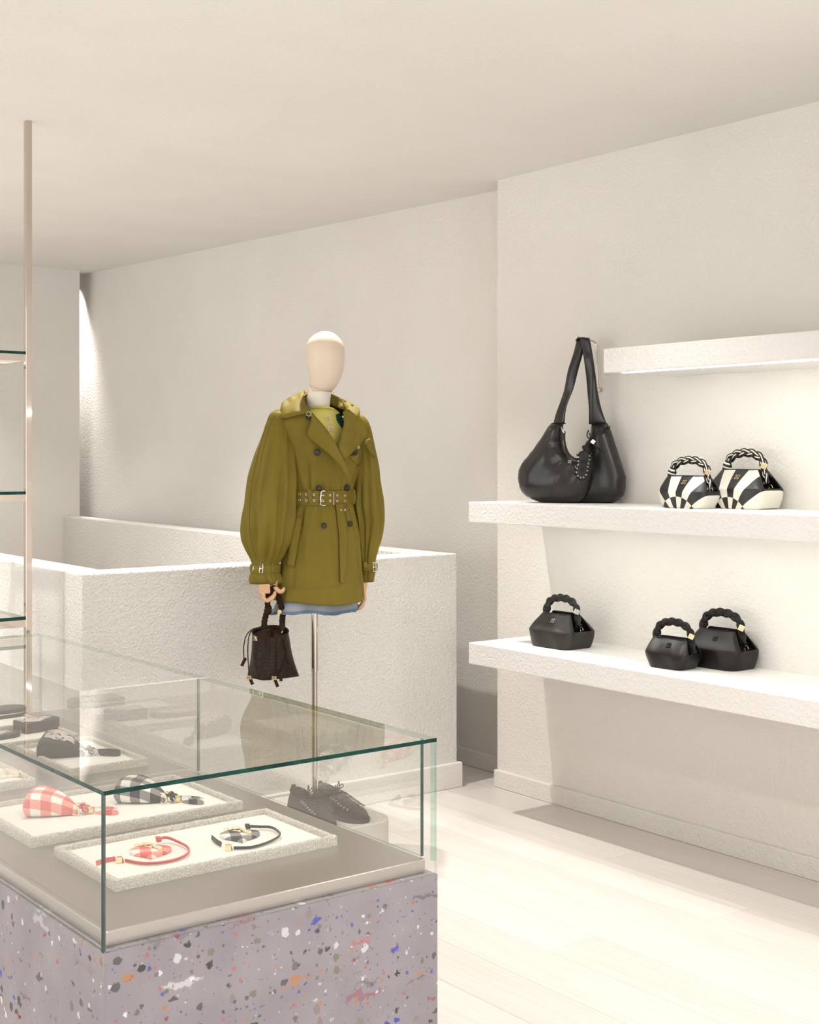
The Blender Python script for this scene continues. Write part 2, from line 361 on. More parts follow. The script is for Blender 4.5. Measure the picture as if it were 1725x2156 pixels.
# ------------------------------------------------------------------ mesh helpers
class MB:
    def __init__(s): s.v = []; s.f = []; s.m = []
    def add(s, vs, fs, mi=0):
        o = len(s.v); s.v += [Vector(v) for v in vs]
        for f in fs: s.f.append([i+o for i in f]); s.m.append(mi)
    def box(s, a, b, mi=0):
        x0, y0, z0 = a; x1, y1, z1 = b
        s.add([(x0,y0,z0),(x1,y0,z0),(x1,y1,z0),(x0,y1,z0),(x0,y0,z1),(x1,y0,z1),(x1,y1,z1),(x0,y1,z1)],
              [(3,2,1,0),(4,5,6,7),(0,1,5,4),(1,2,6,5),(2,3,7,6),(3,0,4,7)], mi)
    def prism(s, pts, z0, z1, mi=0):
        """pts: plan outline; z0,z1 numbers or functions of (x,y)"""
        n = len(pts); g = lambda z, p: z(*p[:2]) if callable(z) else z
        vs = [(p[0], p[1], g(z0, p)) for p in pts]+[(p[0], p[1], g(z1, p)) for p in pts]
        fs = [list(range(n))[::-1], list(range(n, 2*n))]+[(i, (i+1) % n, n+(i+1) % n, n+i) for i in range(n)]
        s.add(vs, fs, mi)
    def loft(s, rings, closed=True, cap0=False, cap1=False, mi=0):
        n = len(rings[0]); vs = [p for r in rings for p in r]; fs = []
        for i in range(len(rings)-1):
            for j in range(n if closed else n-1):
                k = (j+1) % n; fs.append((i*n+j, i*n+k, (i+1)*n+k, (i+1)*n+j))
        if cap0: fs.append(list(range(n))[::-1])
        if cap1: fs.append([(len(rings)-1)*n+j for j in range(n)])
        s.add(vs, fs, mi)
    def tube(s, path, r, n=8, mi=0, caps=True, flat=None):
        path = [Vector(p) for p in path]; m = len(path)
        rr = r if hasattr(r, '__len__') else [r]*m
        t = [(path[min(i+1, m-1)]-path[max(i-1, 0)]).normalized() for i in range(m)]
        nrm = t[0].orthogonal().normalized(); rings = []
        for i in range(m):
            nrm = (nrm - t[i]*nrm.dot(t[i]))
            nrm = nrm.normalized() if nrm.length > 1e-6 else t[i].orthogonal().normalized()
            bi = t[i].cross(nrm)
            rings.append([path[i]+nrm*(math.cos(2*PI*k/n)*rr[i])+bi*(math.sin(2*PI*k/n)*rr[i]) for k in range(n)])
        s.loft(rings, True, caps, caps, mi)
    def ribbon(s, path, up, wid, th, mi=0):
        """flat strap: path, up = vector across the width (per point or one)"""
        path = [Vector(p) for p in path]; m = len(path); rings = []
        for i in range(m):
            t = (path[min(i+1, m-1)]-path[max(i-1, 0)]).normalized()
            u = Vector(up[i] if isinstance(up, list) else up); u = (u-t*u.dot(t)).normalized(); b = t.cross(u)
            w_ = wid[i] if hasattr(wid, '__len__') else wid
            rings.append([path[i]+u*w_/2+b*th/2, path[i]-u*w_/2+b*th/2, path[i]-u*w_/2-b*th/2, path[i]+u*w_/2-b*th/2])
        s.loft(rings, True, True, True, mi)
    def torus(s, c, ax, R, r, n=20, k=8, mi=0, sq=1.0):
        c = Vector(c); ax = Vector(ax).normalized(); u = ax.orthogonal().normalized(); v = ax.cross(u); rings = []
        for i in range(n+1):
            a = 2*PI*i/n; d = u*math.cos(a)+v*math.sin(a)*sq
            rings.append([c+d*(R+r*math.cos(2*PI*j/k))+ax*(r*math.sin(2*PI*j/k)) for j in range(k)])
        s.loft(rings, True, False, False, mi)
    def disc(s, c, ax, R, th, n=20, mi=0, dome=0.0):
        c = Vector(c); ax = Vector(ax).normalized(); u = ax.orthogonal().normalized(); v = ax.cross(u)
        ring = lambda r, h: [c+u*(math.cos(2*PI*i/n)*r)+v*(math.sin(2*PI*i/n)*r)+ax*h for i in range(n)]
        s.loft([ring(R*.9, -th/2), ring(R, -th*.25), ring(R, th*.25), ring(R*.9, th/2), ring(R*.45, th/2+dome)], True, True, True, mi)
    def ball(s, c, r, n=12, mi=0):
        c = Vector(c); r = Vector(r) if hasattr(r, '__len__') else Vector((r, r, r)); rings = []
        for i in range(n+1):
            a = -PI/2+PI*i/n
            rings.append([c+Vector((math.cos(a)*math.cos(2*PI*j/(2*n))*r.x, math.cos(a)*math.sin(2*PI*j/(2*n))*r.y, math.sin(a)*r.z)) for j in range(2*n)])
        s.loft(rings, True, False, False, mi)
    def build(s, name, mats, parent=None, smooth=False, bevel=0, seg=2, auto=None, solid=0, sub=0):
        me = bpy.data.meshes.new(name); me.from_pydata([tuple(v) for v in s.v], [], s.f)
        if not isinstance(mats, (list, tuple)): mats = [mats]
        for m_ in mats: me.materials.append(m_)
        for p, mi in zip(me.polygons, s.m): p.material_index = mi
        bm = bmesh.new(); bm.from_mesh(me)
        bmesh.ops.remove_doubles(bm, verts=bm.verts, dist=1e-6)
        bmesh.ops.recalc_face_normals(bm, faces=bm.faces); bm.to_mesh(me); bm.free()
        if smooth:
            for p in me.polygons: p.use_smooth = True
            if auto: me.set_sharp_from_angle(angle=math.radians(auto))
        o = bpy.data.objects.new(name, me); COL.objects.link(o)
        if parent: o.parent = parent
        if bevel:
            md = o.modifiers.new('bevel', 'BEVEL'); md.width = bevel; md.segments = seg; md.limit_method = 'ANGLE'; md.angle_limit = math.radians(35)
        if solid:
            md = o.modifiers.new('thick', 'SOLIDIFY'); md.thickness = solid; md.offset = -1
        if sub:
            md = o.modifiers.new('sub', 'SUBSURF'); md.levels = sub; md.render_levels = sub
        return o

def tag(o, label, cat, group=None):
    o['label'] = label; o['category'] = cat
    if group: o['group'] = group
    return o
def struct(o): o['kind'] = 'structure'; return o
def thing(name, label, cat, loc=(0, 0, 0), rot=0, group=None):
    o = bpy.data.objects.new(name, None); COL.objects.link(o); o.empty_display_size = .05
    o.location = loc; o.rotation_euler = (0, 0, rot); tag(o, label, cat, group); return o
def copy_tree(o, parent=None):
    c = o.copy(); COL.objects.link(c); c.parent = parent
    for ch in list(o.children): copy_tree(ch, c)
    return c

def catmull(pts, k=8, closed=False):
    pts = [Vector(p) for p in pts]; n = len(pts); out = []
    for i in range(n if closed else n-1):
        g = lambda j: pts[j % n] if closed else pts[max(0, min(n-1, j))]
        p0, p1, p2, p3 = g(i-1), g(i), g(i+1), g(i+2)
        for q in range(k):
            t = q/k
            out.append(.5*((2*p1)+(p2-p0)*t+(2*p0-5*p1+4*p2-p3)*t*t+(3*p1-p0-3*p2+p3)*t**3))
    if not closed: out.append(pts[-1])
    return out

def interp(tab, y):
    """smooth interpolation in a table [(y, a, b, ...)] sorted by y"""
    if y <= tab[0][0]: return tab[0][1:]
    if y >= tab[-1][0]: return tab[-1][1:]
    for i in range(len(tab)-1):
        if tab[i][0] <= y <= tab[i+1][0]:
            y0, y1 = tab[i][0], tab[i+1][0]; t = (y-y0)/(y1-y0); r = []
            for c in range(1, len(tab[0])):
                p1, p2 = tab[i][c], tab[i+1][c]
                m1 = ((p2-tab[i-1][c])/(y1-tab[i-1][0])) if i > 0 else (p2-p1)/(y1-y0)
                m2 = ((tab[i+2][c]-p1)/(tab[i+2][0]-y0)) if i+2 < len(tab) else (p2-p1)/(y1-y0)
                h = y1-y0
                r.append((2*t**3-3*t*t+1)*p1+(t**3-2*t*t+t)*h*m1+(-2*t**3+3*t*t)*p2+(t**3-t*t)*h*m2)
            return r

def inside(p, poly):
    x, y = p; c = False; n = len(poly); j = n-1
    for i in range(n):
        xi, yi = poly[i][:2]; xj, yj = poly[j][:2]
        if (yi > y) != (yj > y) and x < (xj-xi)*(y-yi)/(yj-yi)+xi: c = not c
        j = i
    return c
def seg_dist(p, a, b):
    ax, ay = a[:2]; bx, by = b[:2]; dx, dy = bx-ax, by-ay; l = dx*dx+dy*dy
    t = 0 if l == 0 else max(0, min(1, ((p[0]-ax)*dx+(p[1]-ay)*dy)/l))
    return math.hypot(p[0]-ax-t*dx, p[1]-ay-t*dy)
def edge_dist(p, poly): return min(seg_dist(p, poly[i], poly[(i+1) % len(poly)]) for i in range(len(poly)))

def tri_region(poly, step):
    """triangulate a 2-D outline with inner grid points -> (points, faces, on_edge flags)"""
    out = []
    n = len(poly)
    for i in range(n):
        a, b = Vector(poly[i][:2]), Vector(poly[(i+1) % n][:2]); k = max(1, int((b-a).length/step))
        for q in range(k): out.append(a+(b-a)*(q/k))
    ne = len(out); xs = [p.x for p in out]; ys = [p.y for p in out]
    pts = list(out); y = min(ys)+step/2; r = 0
    while y < max(ys):
        x = min(xs)+(step/2 if r % 2 else 0)
        while x < max(xs):
            if inside((x, y), poly) and edge_dist((x, y), poly) > step*.45: pts.append(Vector((x, y)))
            x += step
        y += step*.87; r += 1
    ed = [(i, (i+1) % ne) for i in range(ne)]
    vo, _, fo, ov, _, _ = delaunay_2d_cdt(pts, ed, [], 1, 1e-6)
    flags = [any(i < ne for i in o) for o in ov]
    return vo, fo, flags

def pillow(mb, poly, T, soft, step, plane='xz', y0=0.0, mi=0, flat_back=False, power=.5, fn=None):
    """cushion-like solid over a 2-D outline: both faces bulge by T, rounding in over 'soft' from the edge"""
    vo, fo, fl = tri_region(poly, step); base = len(mb.v)
    def hgt(p, on):
        if on: return 0.0
        t = min(1, edge_dist(p, poly)/soft); return T*(1-(1-t)**2)**power
    top = []; bot = []; vs = []
    for side in (1, -1):
        for p, on in zip(vo, fl):
            h = hgt(p, on)*(side if not (flat_back and side < 0) else 0)
            if fn: h += fn(p, side)*(0 if on else 1)
            vs.append(Vector((p.x, y0-h, p.y)) if plane == 'xz' else Vector((p.x, p.y, y0+h)))
    n = len(vo)
    fs = [tuple(f) for f in fo]+[tuple(i+n for i in f[::-1]) for f in fo]
    mb.add(vs, fs, mi)

def sheet(outline, step, bulge=0.0, drape=None, off=0.003, conform=False):
    """cloth panel over outline [(x, z, y)], depth blended from the outline; drape = BVH it must stay in front of (towards -y)"""
    poly = [(p[0], p[1]) for p in outline]
    vo, fo, fl = tri_region(poly, step); vs = []
    for p in vo:
        sw = sy = 0
        for q in outline:
            d = (p.x-q[0])**2+(p.y-q[1])**2+1e-8; w_ = 1/d**1.5; sw += w_; sy += w_*q[2]
        y = sy/sw - bulge*min(1, edge_dist(p, poly)/.03)
        if drape:
            h = drape.ray_cast(Vector((p.x, -2, p.y)), Vector((0, 1, 0)))
            if h[0] is not None and h[0].y < .1:
                y = h[0].y-off if conform else min(y, h[0].y-off)
        vs.append(Vector((p.x, y, p.y)))
    mb = MB(); mb.add(vs, [tuple(f) for f in fo]); return mb

def bvh_of(*mbs):
    vs = []; fs = []
    for m_ in mbs:
        o = len(vs); vs += m_.v; fs += [[i+o for i in f] for f in m_.f]
    return BVHTree.FromPolygons(vs, fs)

def braid(mb, path, amp, r, per, cords=3, mi=lambda s, c: 0, k=5, spread=None):
    """three strands, each of several cords side by side, plaited along path"""
    path = [Vector(p) for p in path]; n = len(path); L_ = [0]
    for i in range(1, n): L_.append(L_[-1]+(path[i]-path[i-1]).length)
    tan = [(path[min(i+1, n-1)]-path[max(i-1, 0)]).normalized() for i in range(n)]
    ref = Vector((0, 1, 0))
    spread = spread or r*1.7
    for s in range(3):
        cen = []; 
        for i in range(n):
            t = tan[i]; b = (ref-t*ref.dot(t)).normalized(); nn = t.cross(b)
            ph = 2*PI*L_[i]/per+2*PI*s/3
            cen.append(path[i]+nn*(amp*math.sin(ph))+b*(amp*.55*math.sin(2*ph)))
        for c in range(cords):
            pts = []
            for i in range(n):
                t = (cen[min(i+1, n-1)]-cen[max(i-1, 0)]).normalized(); b = (ref-t*ref.dot(t)).normalized(); nn = t.cross(b)
                o = (c-(cords-1)/2)*spread
                pts.append(cen[i]+nn*o*.9+b*(.25*abs(o)))
            mb.tube(pts, r, k, mi(s, c))

# ------------------------------------------------------------------ the setting
XW = 3.797            # shelf wall
def ceil_z(x, y):
    if y <= 4.36: return CEIL
    return CEIL+(y-4.36)/4.5*.115
mb = MB(); ys = [-4.0, 4.36, 11.2]; 
rings = [[(-4.0, y, ceil_z(0, y)), (4.3, y, ceil_z(0, y)), (4.3, y, ceil_z(0, y)+.1), (-4.0, y, ceil_z(0, y)+.1)] for y in ys]
mb.loft(rings, True, True, True); struct(mb.build('ceiling', M['ceiling']))

floor = MB(); floor.box((-4, -4, -.06), (4.3, 11.2, -.004)); fl = struct(floor.build('floor', M['wood']))
# boards run along the shelf wall; each board is a part of the floor
PW = .187; boards = {}
def board(x0, y0, L_, wdt):
    key = (round(L_, 2), round(wdt, 3))
    if key not in boards:
        b = MB(); b.box((.0006, .0006, -.02), (wdt-.0006, L_-.0006, 0)); o = b.build('plank', M['wood'], fl, bevel=.0008, seg=1); boards[key] = o
    else:
        o = boards[key].copy(); COL.objects.link(o)
    o.location = (x0, y0, 0); return o
x = 3.955; r = 0
random.seed(11)
while x > -.6:
    y = -2.4 + (r*1.37) % 2.0 - 1.0
    while y < 8.9:
        y1 = y+2.0; xx0 = x-PW
        if y1 > -1.0: board(xx0, y, min(y1, 8.98)-y if y1 > 8.98 else 2.0, PW)
        y = y1
    x -= PW; r += 1

def wall(name, pts, mat='wall', z0=-.06, top=ceil_z):
    m_ = MB(); m_.prism(pts, z0, lambda x, y: top(x, y)+.02 if callable(top) else top); return struct(m_.build(name, M[mat]))
wall('wall_right', [(XW, -4), (4.3, -4), (4.3, 4.36), (XW+.0, 4.36)])
wall('wall_recess', [(3.956, 4.36), (4.3, 4.36), (4.3, 11.2), (4.01, 11.2), (3.995, 7.99), (3.978, 6.86), (3.970, 5.87)])
wall('wall_back', [(-4, 8.86), (3.885, 8.86), (3.885, 8.98), (-4, 8.98)])
wall('wall_end', [(-4, 11.0), (4.3, 11.0), (4.3, 11.2), (-4, 11.2)])
wall('wall_left', [(-4.1, -4), (-4, -4), (-4, 11.2), (-4.1, 11.2)])
# front of the shop: piers either side of a wide opening to the street
wall('wall_front', [(-4, -4.1), (-3.2, -4.1), (-3.2, -4), (-4, -4)])
m_ = MB(); m_.box((3.0, -4.1, -.06), (4.3, -4, CEIL+.02)); struct(m_.build('wall_front_pier', M['wall']))

BB = .074
def skirt(name, pts, h=BB):
    m_ = MB(); m_.prism(pts, 0, h); return struct(m_.build(name, M['baseboard'], bevel=.004, seg=2))
skirt('baseboard_right', [(XW-.018, -4), (XW+.01, -4), (XW+.01, 4.36+.0), (XW-.018, 4.365)])
skirt('baseboard_recess', [(3.938, 4.36), (3.97, 4.36), (3.985, 8.0), (3.965, 8.0)])

# stairwell parapet: one ring of low walls with a coarse stucco face
YB = 4.463; ZT = .99
def parapet(name, pts, mat):
    m_ = MB(); n = len(pts)
    m_.prism(pts, 0, ZT); me = m_.build(name, [M[mat], M['smooth']], bevel=.006, seg=2)
    for p in me.data.polygons:
        if p.normal.z > .9: p.material_index = 1
    return struct(me)
parapet('wall_parapet_front', [(1.964, YB), (3.66, YB), (3.66, 4.612), (1.964, 4.62)], 'stucco')
parapet('wall_parapet_left', [(1.964, 4.62), (2.105, 4.62), (2.21, 8.86), (2.10, 8.86)], 'stucco')
parapet('wall_parapet_right', [(3.514, 4.612), (3.66, 4.612), (3.89, 8.86), (3.77, 8.86)], 'stucco')
skirt('baseboard_parapet', [(1.95, YB-.018), (3.676, YB-.018), (3.676, 4.62), (3.655, 4.62), (3.655, YB+.004), (1.964, YB+.004)], .105)

# ------------------------------------------------------------------ shelves
def slab_shelf(x0, y1, z0, z1, label, dz=0.0, y0=.2):
    t = thing('wall_shelf', label, 'shelf', (x0, y1, z0), 0, 'white stucco slab shelves on the right wall')
    m_ = MB(); m_.box((0, -(y1-y0), 0), (XW-x0+.003, 0, z1-z0)); o = m_.build('slab', [M['shelf'], M['smooth']], t, bevel=.003, seg=2)
    for p in o.data.polygons:
        if abs(p.normal.z) > .9: p.material_index = 1
    return t
s1 = slab_shelf(3.413, 4.091, .590, .673, 'lowest white stucco shelf, holding three plain black handbags')
s2 = slab_shelf(3.413, 4.091, 1.144, 1.2245, 'middle white stucco shelf, under the large slouchy bag and two striped bags')
s3 = slab_shelf(3.421, 3.365, 1.694, 1.778, 'short empty white stucco shelf, topmost of the three')
def led(x, y0, y1, z, par, e):
    m, nt, N, L, b = new_mat('lit_strip'); b.inputs['Emission Color'].default_value = (1, .985, .92, 1); b.inputs['Emission Strength'].default_value = e
    q = MB(); l0 = par.location
    q.box((x-l0.x, y0-l0.y, z-.0025-l0.z), (x+.009-l0.x, y1-l0.y, z+.002-l0.z)); o = q.build('light_strip', m, par); o['label'] = 'glowing light strip under the shelf'; return o
led(3.452, .4, 3.30, 1.694, s3, 56)
led(3.452, .4, 4.02, 1.144, s2, 50)

# ------------------------------------------------------------------ glass display case
CX0, CX1, CY0, CY1 = 1.068, 1.853, 2.330, 4.552
ZB, ZG, ZD = .485, .784, .515          # base top, glass top, deck top
case = thing('display_case', 'long glass display case on a speckled mauve plinth, trays inside', 'display case', (CX0, CY0, 0))
def cb(a, b): return ((a[0]-CX0, a[1]-CY0, a[2]), (b[0]-CX0, b[1]-CY0, b[2]))
m_ = MB(); m_.box(*cb((CX0+.002, CY0+.001, 0), (CX1+.004, CY1, ZB))); o = m_.build('base', M['terrazzo'], case, bevel=.0015, seg=1)
o['label'] = 'mauve plinth of recycled plastic speckled with coloured chips'
def pane(name, a, b, thin, edges=('edge', 'edge'), parent=case):
    """glass plate; thin = axis of the thickness; faces get clear glass, rims the green cut edge"""
    m_ = MB(); m_.box(*cb(a, b)); me = m_.build(name, [M['glass'], M['edge'], M['edge_far'], M['edge_clear']], parent)
    for p in me.data.polygons:
        n = p.normal
        if abs(n[thin]) > .9: p.material_index = 0
        else: p.material_index = 1 if (n.x < -.5 or n.y < -.5) else 2
    return me
G = .0085
top = pane('top_pane', (CX0, CY0, ZG-G), (CX1, CY1, ZG), 2)
fp = pane('front_pane', (CX0, CY0, ZB), (CX1, CY0+G, ZG-G), 1)
for p in fp.data.polygons:
    if p.normal.x > .5: p.material_index = 3
pane('side_pane', (CX0, CY0+G, ZB), (CX0+G, CY1-G, ZG-G), 0)
for y0, y1 in ((CY0+.045, 3.398), (3.402, CY1-G)):
    q = pane('side_pane', (CX1-G-.002, y0, ZD), (CX1-.002, y1, ZG-G), 0); q.data.materials[0] = M['glass_side']
pane('back_pane', (CX0, CY1-G, ZB), (CX1, CY1, ZG-G), 1)
# seams of the top pane rim seen from inside
m_ = MB(); m_.box(*cb((CX1-G, CY0, ZD), (CX1-.001, CY0+.012, ZG-G))); o = m_.build('corner_strip', M['edge_clear'], case)
# steel deck
m_ = MB()
for y0, y1 in ((CY0+.024, 3.440), (3.4425, CY1-.02)):
    m_.box(*cb((CX0+.016, y0, ZB), (CX1-.012, y1, ZD)))
m_.build('deck', M['steel'], case, bevel=.0035, seg=3)['label'] = 'brushed steel deck under the glass'
m_ = MB(); m_.box(*cb((CX0+.018, 3.4395, ZD-.002), (CX1-.014, 3.443, ZD+.0012))); m_.build('deck_seam', M['silver'], case)

# ------------------------------------------------------------------ sand-textured trays
def tray(X0, X1, Y0, Y1, label, h=.0215):
    t = thing('tray', label, 'tray', (X0, Y0, ZD), 0, 'sand-textured trays in the glass case')
    W_, L_ = X1-X0, Y1-Y0; rim = .013; st = .0042
    m_ = MB(); rnd = random.Random(int(X0*1000+Y0*100))
    # outer wall loop -> rim top -> inner wall, finely divided so the cast edge is crumbly
    def loop(x0, y0, x1, y1, nx, ny):
        p = [(x0+(x1-x0)*i/nx, y0) for i in range(nx)]+[(x1, y0+(y1-y0)*i/ny) for i in range(ny)]
        return p+[(x1-(x1-x0)*i/nx, y1) for i in range(nx)]+[(x0, y1-(y1-y0)*i/ny) for i in range(ny)]
    nx, ny = int(W_/st), int(L_/st); rings = []
    prof = [(0, 0), (0, h*.2), (0, h*.4), (0, h*.6), (0, h*.8), (.0012, h), (rim*.33, h+.0004), (rim*.66, h+.0004), (rim-.001, h), (rim, h*.8), (rim, h*.5)]
    for i, (o_, z) in enumerate(prof):
        ring = []
        for p in loop(o_, o_, W_-o_, L_-o_, nx, ny):
            a = .0011 if i else 0
            ring.append(Vector((p[0]+rnd.uniform(-a, a), p[1]+rnd.uniform(-a, a), z+(rnd.uniform(-a, a) if i > 1 else 0))))
        rings.append(ring)
    m_.loft(rings, True, True, False); m_.build('rim', M['tray'], t, smooth=False)
    m_ = MB(); m_.box((rim*.6, rim*.6, .002), (W_-rim*.6, L_-rim*.6, .0105)); m_.build('floor_pad', M['trayfloor'], t)
    return t
TF = ZD+.0105     # floor of a tray
tray(1.199, 1.745, 2.558, 2.870, 'nearest sand-textured tray, holding the two gingham hearts')
tray(1.181, 1.732, 2.960, 3.325, 'sand-textured tray second from the front, holding the two gingham pouches')
tray(1.525, 1.765, 3.550, 3.945, 'squarish sand-textured tray with the black leather pouch')
tray(1.150, 1.414, 3.510, 3.905, 'sand-textured tray cut by the left picture edge, with a studded strap')
tray(1.430, 1.757, 4.010, 4.175, 'narrow sand-textured tray with two black printed wallets', .017)
tray(1.430, 1.755, 4.265, 4.450, 'farthest sand-textured tray, holding a single black wallet', .017)

def world_curve(pts, z0):   # [(x_px, y_px, height)] on the tray floor -> world points
    return [on_z(x, y, z0+h) for x, y, h in pts]

# ------------------------------------------------------------------ heart charms
def heart_pts(w_, h_, n=48):
    o = []
    for i in range(n):
        t = 2*PI*i/n; x = 16*math.sin(t)**3; y = 13*math.cos(t)-5*math.cos(2*t)-2*math.cos(3*t)-math.cos(4*t)
        o.append(Vector((x/32*w_, (y+2.5)/29*h_)))
    return o
def heart_charm(c, rot, mat, cordm, label, cord, tail, cube, tailw=.006):
    t = thing('heart_charm', label, 'bag charm', c, rot, 'gingham heart charms on the front tray')
    hp = heart_pts(.092, .086)
    m_ = MB()
    def ring(s, z): return [Vector((p.x*s, p.y*s, z)) for p in hp]
    m_.loft([ring(.97, 0), ring(1, .0015), ring(1, .0065), ring(.97, .0085), ring(.86, .0098), ring(.5, .0104), ring(.02, .0106)], True, True, True)
    m_.build('heart', mat, t, smooth=True, auto=40)
    L_ = lambda p: (Matrix.Rotation(-rot, 3, 'Z') @ (Vector(p)-Vector(c)))
    m_ = MB(); pts = [L_(p) for p in world_curve(cord, TF)]
    cv = catmull(pts, 10); m_.tube(cv, .0019, 8)
    cv2 = [p+Vector((0, -.0045*math.sin(PI*i/len(cv)), .0035)) for i, p in enumerate(cv)]; m_.tube(cv2, .0019, 8)
    k = pts[0]
    for a in range(3): m_.torus(k+Vector((a*.003-.003, 0, .001)), (1, .3*a, .25), .0052, .0021, 14, 7)
    e = pts[-1]
    for a in range(3): m_.torus(e+Vector((-.006-a*.0035, 0, .002)), (1, .2-.2*a, .1), .0045, .0022, 14, 7)
    m_.build('cord', cordm, t, smooth=True)
    m_ = MB(); tl = [L_(p) for p in world_curve(tail, TF)]
    m_.ribbon(tl, (0, .3, 1), .0085, .0016); m_.ribbon([p+Vector((0, .004, .001)) for p in tl], (0, .8, 1), .0085, .0016)
    m_.build('cord_tail', cordm, t)
    m_ = MB(); q = L_(on_z(*cube, TF)); m_.box((q.x-.0062, q.y-.006, 0), (q.x+.0062, q.y+.006, .0135)); m_.build('cube_bead', M['gold'], t, bevel=.0012)
    m_ = MB()     # small gold clasp lying over the heart: two knobbly arms
    a0, a1, a2 = Vector((-.030, .041, .010)), Vector((-.004, .034, .015)), Vector((.020, -.004, .014))
    for a, b, n in ((a0, a1, 6), (a1, a2, 7)):
        for i in range(n):
            p = a.lerp(b, i/(n-1)); m_.ball(p+Vector((0, 0, .0015*(i % 2))), .0030+.0011*((i*7) % 3 == 0)+(.001 if i in (0, n-1) else 0), 6)
        m_.tube([a, b], .0026, 8)
    m_.torus(a1+Vector((.004, .006, 0)), (.4, .3, 1), .005, .0013, 16, 6)
    m_.build('clasp', M['gold'], t, smooth=True)
    return t
c = on_z(318, 1800, TF); 
heart_charm((c.x, c.y, TF), math.radians(-24), M['ging_red'], M['red_cord'], 'coral and white gingham heart charm with coral cord', 
            [(333, 1768, .012), (352, 1765, .010), (378, 1775, .006), (395, 1785, .006), (396, 1797, .005), (375, 1809, .003), (340, 1817, .003), (300, 1819, .003), (264, 1813, .003)],
            [(243, 1809, .004), (225, 1812, .004), (203, 1819, .004)], (251, 1817))
c = on_z(507, 1766, TF)
heart_charm((c.x, c.y, TF), math.radians(-24), M['ging_black'], M['cord'], 'black and white gingham heart charm with black cord',
            [(521, 1741, .010), (545, 1742, .006), (570, 1743, .006), (586, 1752, .007), (588, 1761, .006), (566, 1774, .003), (530, 1785, .003), (492, 1787, .003)],
            [(466, 1779, .006), (455, 1772, .008), (446, 1764, .009)], (481, 1791))

# ------------------------------------------------------------------ soft pouches with ring and strap
def pouch(c, rot, mat, metal, cordm, strapm, label, group=None, printed=False, s=1.0, boxy=False):
    t = thing('mini_pouch', label, 'pouch', c, rot, group); t.scale = (s, s, s)
    if printed: t.rotation_euler = (math.radians(9), 0, rot)
    m_ = MB(); rings = []
    # lying on its back: +x towards the gathered mouth; rounded pillow that is fuller at the closed end
    prof = [(-.062, .046, .0265), (-.0605, .0495, .0295), (-.052, .049, .0315), (-.030, .047, .032), (-.005, .042, .029), (.020, .033, .022), (.038, .022, .015), (.050, .015, .010), (.058, .017, .009)]
    n = 40
    for x, hw, hh in prof:
        ring = []
        for i in range(n):
            a = 2*PI*i/n; ca, sa = math.cos(a), math.sin(a); e = .36 if boxy else .50
            y = hw*math.copysign(abs(ca)**e, ca); z = hh*math.copysign(abs(sa)**e, sa)
            pin = math.exp(-((x+.061)/.012)**2)*abs(ca)**6          # pinched corners of the closed end
            ring.append(Vector((x-.004*pin+.0008*math.sin(a*9)*(x > .02), y*(1+.08*pin), max(z, -hh*.96)*(1-.35*pin)+hh)))
        rings.append(ring)
    m_.loft(rings, True, True, True); b = m_.build('body', mat, t, smooth=True, auto=50, sub=1)
    if printed:
        q = MB(); poly = [(-.048, -.028), (-.02, -.036), (.005, -.030), (.012, -.014), (.034, -.010), (.030, .010), (.004, .030), (-.03, .033), (-.050, .018)]
        vo, fo, fl_ = tri_region(poly, .006)
        bv = bvh_of(m_); vs = []
        for p in vo:
            h = bv.ray_cast(Vector((p.x, p.y, 1)), Vector((0, 0, -1))); z = (h[0].z if h[0] else .05)+.0012; vs.append((p.x, p.y, z))
        q.add(vs, [tuple(f) for f in fo]); q.build('print_panel', M['print'], t, smooth=True)
    m_ = MB(); m_.torus((.052, -.018, .014), (.35, 1, .15), .0125, .0022, 26, 10); m_.torus((.060, .006, .024), (.2, .4, 1), .006, .0016, 18, 8); m_.build('ring', metal, t, smooth=True)
    m_ = MB()
    for k, (x, y, z, r) in enumerate([(.060, .004, .016, .008), (.070, -.002, .014, .0075), (.079, .004, .015, .007), (.066, .010, .020, .006), (.074, -.009, .010, .006)]):
        m_.torus((x, y, z), (math.sin(k*2.1), .5, math.cos(k*1.7)), r*.75, .0032, 14, 7)
    m_.build('knot', cordm, t, smooth=True)
    m_ = MB(); q = Vector((.086, -.002, .010))
    m_.box((-.0065, -.0065, -.0065), (.0065, .0065, .0065)); mat_ = Matrix.Rotation(.6, 3, 'Z') @ Matrix.Rotation(.5, 3, 'X')
    m_.v = [mat_ @ v+q for v in m_.v]; m_.build('cube_bead', metal, t, bevel=.0012)
    m_ = MB()
    pth = catmull([(.090, .002, .010), (.105, .008, .009), (.130, .010, .008), (.150, .004, .008), (.156, -.006, .008), (.148, -.014, .008), (.125, -.012, .008), (.10, -.006, .009)], 6)
    m_.ribbon(pth, (0, 0, 1), .0145, .0016); m_.build('wrist_strap', strapm, t)
    return t
a2 = math.radians(-14)
q0, q1 = on_z(112, 1712, TF), on_z(228, 1714, TF)
rot = math.atan2((q1-q0).y, (q1-q0).x)
c = on_z(120, 1716, TF); pouch((c.x, c.y+.012, TF), rot+math.radians(4), M['ging_red'], M['gold'], M['red_cord'], M['ging_red'], 'coral and white gingham mini pouch with a gold ring', 'gingham pouches on the second tray')
c = on_z(309, 1688, TF); pouch((c.x, c.y+.008, TF), rot+math.radians(-6), M['ging_black'], M['gold'], M['cord'], M['ging_black'], 'black and white gingham mini pouch with a gold ring', 'gingham pouches on the second tray')
c = on_z(138, 1591, TF); pouch((c.x, c.y+.005, TF), rot+math.radians(4), M['leather_washed'], M['silver'], M['cord'], M['leather_washed'], 'black leather mini pouch with printed top and silver ring', None, True, 1.05, True)

